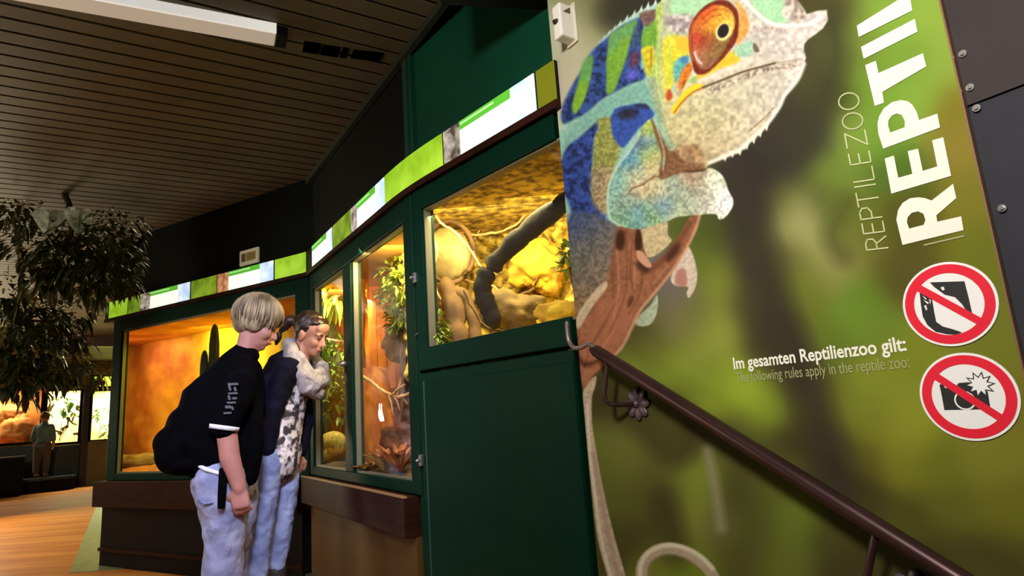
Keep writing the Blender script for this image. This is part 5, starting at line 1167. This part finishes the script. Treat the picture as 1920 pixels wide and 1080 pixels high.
# ---- the boy
DB = 3.12; AZB = 66
def B(x, y, dd=0.0): return at_dist(x, y, DB + dd)
fb = fdir(AZB)
boy = thing('person', 'blond boy in black jacket and pale jeans bending towards the terrarium glass', 'person', Vector((B(418, 900).x, B(418, 900).y, 0)))
hb = Head(B(481, 608, -0.02), AZB + 2, 24, 0.93)
mb = MB(); hb.flesh(mb)
mb.loft([B(452, 690), B(462, 662, -.01), hb.P(-.01, 0, -.03)], [.062, .052, .050], n=14)
mb.loft([B(415, 890), B(410, 820), B(432, 730), B(447, 688)], [.10, .11, .10, .07], [.12, .13, .14, .11], side=fb, n=16)
for sg_, leg in ((-1, ((415, 905), (420, 960), (421, 1015), (417, 1075))), (1, ((435, 905), (440, 960), (438, 1010), (432, 1070)))):
    P4 = [B(x, y, .08 * sg_) for (x, y) in leg]; an = Vector((P4[3].x, P4[3].y, .09)); mb.loft(P4 + [an], [.085, .072, .055, .045, .036], n=14)
    mb.loft([an, an + fb * .1 - UP * .04], [.034, .03], n=10)
sh, el, wr = B(452, 705, -.16), B(431, 858, -.20), B(449, 915, -.20)
mb.loft([B(449, 690, -.05), sh, B(424, 800, -.20), el, wr], [.06, .052, .043, .041, .029], n=14)
hand(mb, wr, (B(454, 975, -.20) - wr), fb * 0.3 + Vector((-.41, .91, 0)), 0.98, 0.62, thumb=-1)
shf, elf, wrf = B(466, 705, .14), B(474, 800, .13), B(464, 885, .07)
mb.loft([B(452, 690, .05), shf, elf, wrf], [.06, .05, .042, .029], n=14)
hand(mb, wrf, B(466, 930, .06) - wrf, Vector((.41, -.91, 0)), 0.95, 0.6, thumb=1)
skin(mb.build('body', M_skin, boy), 0.0055, 4)
hb.features(boy)
def hairdo(H, par, name, m, crown, n, lens, rad, seed, base):
    rr = random.Random(seed); mb = MB(); rad0 = rad
    for (x, y, z, r) in base: H.ball(mb, x, y, z, r, nu=22, nv=14)
    for i in range(n + n // 2):
        if i >= n: rad = tuple(q * rr.uniform(1.02, 1.07) for q in rad0)
        a = 2 * PI * i / n * (1 if i < n else 2) + rr.uniform(-.05, .05); ln = lens(a) * rr.uniform(.80, 1.12); pts = []; rs = []
        for j in range(8):
            t = 0.06 + ln * j / 7; ex, ey, ez = rad
            x = crown[0] + ex * math.sin(t) * math.cos(a + .25 * t); y = ey * math.sin(t) * math.sin(a + .25 * t); z = crown[2] + ez * (math.cos(t) - 1)
            pts.append(H.P(x, y, z)); rs.append(H.s * (.0055 + .007 * math.sin(PI * min(1, (j + .6) / 7.4))) * rr.uniform(.8, 1.15))
        mb.loft(pts, rs, [q * .55 for q in rs], side=H.L, n=6, cap=1)
    return mb.build(name, m, par, smooth=True)
hairdo(hb, boy, 'hair', M_hairb, (-.012, 0, .158), 110, lambda a: 1.48 + .68 * (0.5 - .5 * math.cos(a)), (.117, .095, .112), 3,
       [(-.014, 0, .046, (.107, .088, .104)), (-.050, 0, -.012, (.062, .074, .062)), (.040, 0, .062, (.066, .078, .052)), (-.01, .066, .0, (.05, .024, .05)), (-.01, -.066, .0, (.05, .024, .05))])
mb = MB()
mb.loft([B(415, 888), B(408, 850), B(406, 800), B(414, 750), B(438, 705), B(449, 676), B(459, 658)], [.118, .160, .176, .162, .108, .076, .052], [.155, .172, .178, .185, .185, .130, .066], side=fb, n=22)
mb.ball(B(334, 848, .0), (.095, .135, .095), axes=(fb, UP.cross(fb), UP)); mb.ball(B(350, 868, .0), (.10, .14, .055), axes=(fb, UP.cross(fb), UP)); mb.ball(B(322, 832), (.075, .12, .075), axes=(fb, UP.cross(fb), UP)); mb.ball(B(345, 800), (.07, .13, .09), axes=(fb, UP.cross(fb), UP)); mb.ball(B(352, 830), (.10, .15, .10), axes=(fb, UP.cross(fb), UP))
mb.loft([B(450, 695, -.12), B(450, 716, -.185), B(438, 755, -.205), B(421, 800, -.21)], [.075, .074, .064, .056], n=16)
mb.loft([B(460, 695, .10), B(468, 720, .14), B(474, 770, .13)], [.075, .070, .058], n=14)
mb.loft([B(450, 684, -.04), B(466, 668, -.03)], [.06, .05], n=14)
mb.loft([B(470, 760, -.05), B(474, 830, -.07), B(466, 892, -.06)], [.05, .05, .045], [.09, .09, .08], side=fb, n=12)
jk = skin(mb.build('jacket', M_navy, boy), 0.008, 5, 0.012, 0.12)
mb = MB(); mb.loft([B(421.5, 798, -.21), B(419.5, 806, -.21)], [.0595, .0575], n=18, cap=0); cf = mb.build('white_cuff', M_trim, boy, smooth=True)
# printed lettering-like patch on the sleeve: pale blocks
mb = MB()
vr = Vector((math.cos(math.radians(24)), math.sin(math.radians(24)), 0)); vn = Vector((.41, -.91, 0))
for (x, y, w_, h_) in ((437, 722, .040, .009), (431, 729, .009, .022), (441, 731, .009, .018), (437, 739, .036, .008), (430, 747, .010, .018), (440, 748, .018, .009), (434, 756, .034, .008), (428, 764, .022, .012), (436, 766, .008, .016), (427, 775, .030, .008)):
    c = B(x, y, -.205) + vn * .071; a_, b_ = vr * w_ * .5, (UP - vr * .25) * h_ * .5
    mb.prism([c - a_ - b_, c + a_ - b_, c + a_ + b_, c - a_ + b_], -vn * .02)
mb.build('sleeve_print', mat('grey_sleeve_print', (74, 74, 84), rough=0.8), boy)
mb = MB()
for sg_, leg, rad in ((-1, ((414, 895), (416, 930), (421, 970), (422, 1012), (418, 1045), (416, 1078)), (.112, .108, .092, .082, .080, .080)), (1, ((436, 895), (442, 930), (444, 970), (440, 1010), (434, 1045), (430, 1078)), (.10, .098, .082, .072, .066, .066))):
    P4 = [B(x, y, .078 * sg_) for (x, y) in leg]; an = Vector((P4[-1].x, P4[-1].y, .10)); mb.loft(P4 + [an], list(rad) + [.072], n=16)
mb.ball(B(400, 900), (.095, .15, .085), axes=(fb, UP.cross(fb), UP))
skin(mb.build('jeans', M_jean, boy), 0.008, 3, 0.022, 0.06)
mb = MB(); mb.loft([B(364, 868, -.10), B(386, 880, -.165), B(412, 888, -.19)], [.008, .009, .008], n=8); mb.build('shirt_hem', M_trim, boy, smooth=True)
mb = MB(); mb.loft([B(419, 880, -.20), B(417, 915, -.205), B(415, 950, -.20)], [.017, .017, .015], [.010, .010, .010], side=fb, n=10); mb.build('hanging_strap', M_navy, boy, smooth=True)
mb = MB(); mb.loft([B(372, 935, -.15), B(384, 945, -.17), B(398, 942, -.185)], [.004, .005, .004], n=6); mb.build('pocket_seam', M_jean2, boy, smooth=True)
mb = MB()
for sg_, q in ((-1, (416, 1078)), (1, (430, 1078))):
    p = B(q[0], q[1], .078 * sg_); shoe(mb, Vector((p.x, p.y, 0.002)) - fb * .06, AZB)
skin(mb.build('shoes', M_shoe, boy), 0.008, 2)

# ---- the girl
DG = 3.46; AZG = 84
def G(x, y, dd=0.0): return at_dist(x, y, DG + dd)
fg = fdir(AZG); AXG = (fg, UP.cross(fg), UP)
girl = thing('person', 'dark-haired girl with grey scarf and blue jeans looking into the corner terrarium', 'person', Vector((G(512, 880).x, G(512, 880).y, 0)))
hg = Head(G(582, 627, -.02), 103, 24, 0.90, roll=4)
mb = MB(); hg.flesh(mb)
mb.loft([G(556, 690), G(564, 665), hg.P(-.012, 0, -.03)], [.058, .048, .046], n=14)
mb.loft([G(514, 870), G(520, 800), G(534, 730), G(552, 690)], [.09, .09, .085, .06], [.13, .115, .13, .11], side=fg, n=16)
for sg_, leg in ((-1, ((497, 870), (492, 930), (486, 1000), (479, 1080))), (1, ((530, 870), (532, 930), (526, 1000), (518, 1070)))):
    P4 = [G(x, y, .075 * sg_) for (x, y) in leg]; an = Vector((P4[3].x, P4[3].y, .09)); mb.loft(P4 + [an], [.068, .058, .046, .040, .034], n=14)
    mb.loft([an, an + fg * .1 - UP * .04], [.03, .028], n=10)
wg = G(559, 852, .10)
mb.loft([G(556, 695, .06), G(564, 715, .14), G(573, 785, .14), wg], [.05, .045, .036, .026], n=12)
hand(mb, wg, G(551, 905, .09) - wg, Vector((-.5, .6, 0)), 0.92, 0.35, thumb=1)
wn = G(498, 850, -.13)
mb.loft([G(545, 695, -.06), G(532, 712, -.12), G(507, 780, -.14), wn], [.05, .045, .036, .026], n=12)
hand(mb, wn, G(499, 905, -.12) - wn, Vector((-.3, .9, 0)), 0.92, 0.5, thumb=-1)
skin(mb.build('body', M_skin2, girl), 0.0055, 4)
hg.features(girl, M_haird)
mb = MB()
hg.ball(mb, -.026, 0, .046, (.094, .082, .094), nu=22, nv=14); hg.ball(mb, .022, 0, .082, (.062, .066, .036)); hg.ball(mb, -.045, 0, .0, (.05, .07, .055))
mb.loft([hg.P(-.085, -.015, .05), hg.P(-.135, -.03, .045), hg.P(-.165, -.04, -.01), hg.P(-.175, -.045, -.07), hg.P(-.165, -.05, -.12)], [.022, .030, .030, .024, .008], n=12)
skin(mb.build('hair', M_haird, girl), 0.006, 3, 0.008, 0.02)
mb = MB(); mb.loft([G(522, 866), G(524, 842), G(526, 800), G(532, 760), G(540, 720), G(552, 690)], [.104, .106, .104, .108, .104, .07], [.138, .132, .122, .124, .13, .10], side=fg, n=20)
skin(mb.build('patterned_top', M_top, girl), 0.007, 3, 0.014, 0.05)
mb = MB()
mb.loft([G(499, 832, -.03), G(503, 800, -.03), G(512, 760, -.02), G(525, 720, 0), G(538, 685, 0), G(550, 662, 0)], [.062, .072, .092, .108, .092, .055], [.148, .146, .15, .162, .14, .07], side=fg, n=20)
mb.loft([G(540, 692, -.12), G(528, 716, -.13), G(510, 775, -.145), G(499, 842, -.135)], [.066, .064, .052, .042], n=14)
mb.loft([G(556, 692, .10), G(565, 718, .145), G(573, 785, .145), G(562, 848, .11)], [.064, .056, .046, .038], n=14)
skin(mb.build('jacket', M_jackg, girl), 0.0075, 4, 0.018, 0.06)
mb = MB()
mb.loft([G(542, 645, .02), G(545, 668, -.09), G(560, 700, -.125), G(588, 722, -.08), G(604, 714, 0), G(604, 690, .08), G(580, 665, .12), G(553, 645, .08), G(542, 645, .02)], [.036, .040, .042, .046, .044, .040, .038, .036, .036], n=12)
mb.loft([G(547, 652, -.06), G(556, 690, -.13), G(574, 726, -.10), G(596, 738, -.02), G(604, 724, .06)], [.032, .036, .042, .036, .026], n=12)
mb.loft([G(560, 668, -.10), G(580, 704, -.09), G(600, 700, -.02), G(600, 690, .06)], [.030, .036, .032, .026], n=12)
skin(mb.build('scarf', M_scarf, girl), 0.005, 3, 0.005, 0.02)
mb = MB()
for sg_, leg, rad in ((-1, ((499, 862), (495, 900), (491, 950), (486, 1000), (481, 1045), (478, 1085)), (.085, .080, .070, .062, .060, .058)), (1, ((530, 862), (533, 900), (531, 950), (526, 1000), (521, 1040), (518, 1066)), (.084, .076, .062, .053, .047, .045))):
    mb.loft([G(x, y, .075 * sg_) for (x, y) in leg], rad, n=16)
mb.ball(G(512, 862), (.105, .155, .075), axes=AXG)
skin(mb.build('jeans', M_jean2, girl), 0.007, 3, 0.018, 0.045)
mb = MB()
for sg_, q in ((-1, (478, 1085)), (1, (518, 1068))):
    p = G(q[0], q[1], .075 * sg_); mb.loft([p + UP * .0, Vector((p.x, p.y, .10))], [.050, .044], n=14); shoe(mb, Vector((p.x, p.y, 0.002)) - fg * .05, AZG, .23, .040)
skin(mb.build('boots', M_shoe, girl), 0.008, 2)

# ---- the child in front of the far terrariums
c0 = FP.P(-0.17, 0.27, -0.42); fc_ = fdir(-20); lc = UP.cross(fc_)
kid = thing('person', 'small far child in teal shirt standing on the viewing step', 'person', c0)
def K(x, y, z): return c0 + fc_ * x + lc * y + UP * z
mb = MB(); mb.ball(K(.03, 0, 1.17), (.085, .075, .105), axes=(fc_, lc, UP)); mb.loft([K(0, 0, .62), K(.01, 0, .8), K(.01, 0, .98), K(.02, 0, 1.04), K(.03, 0, 1.12)], [.08, .08, .09, .05, .045], [.11, .11, .13, .06, .045], side=fc_, n=14)
for q in (-1, 1):
    mb.loft([K(0, .07 * q, .62), K(.01, .075 * q, .35), K(-.01, .075 * q, .08)], [.07, .055, .04], n=10); mb.loft([K(-.01, .075 * q, .05), K(.1, .08 * q, .035)], [.035, .03], n=10)
    mb.loft([K(.01, .12 * q, .97), K(.0, .17 * q, .78), K(.08, .16 * q, .62)], [.045, .036, .028], n=10)
    hand(mb, K(.08, .16 * q, .62), fc_ * .5 - UP, -lc * q, 0.75, .4, thumb=q)
skin(mb.build('body', M_skin2, kid), 0.009, 2)
mb = MB(); mb.ball(K(.015, 0, 1.205), (.09, .085, .085), axes=(fc_, lc, UP)); mb.build('hair', mat('light_brown_hair', (120, 84, 50), rough=0.6), kid, smooth=True)
mb = MB(); mb.loft([K(0, 0, .60), K(.01, 0, .8), K(.01, 0, .98), K(.02, 0, 1.05)], [.10, .098, .105, .06], [.13, .13, .15, .07], side=fc_, n=14)
for q in (-1, 1): mb.loft([K(.01, .12 * q, .98), K(.0, .17 * q, .80), K(.03, .17 * q, .72)], [.06, .05, .045], n=10)
skin(mb.build('shirt', mat('teal_shirt', (122, 160, 164), (96, 130, 136), scale=8, rough=0.8), kid), 0.01, 2)
mb = MB()
for q in (-1, 1): mb.loft([K(0, .07 * q, .62), K(.01, .078 * q, .35), K(-.01, .078 * q, .12)], [.085, .07, .058], n=12)
mb.loft([K(0, 0, .56), K(0, 0, .68)], [.095, .10], [.13, .13], side=fc_, n=12)
skin(mb.build('trousers', mat('grey_brown_trousers', (104, 92, 86), rough=0.85), kid), 0.01, 2)
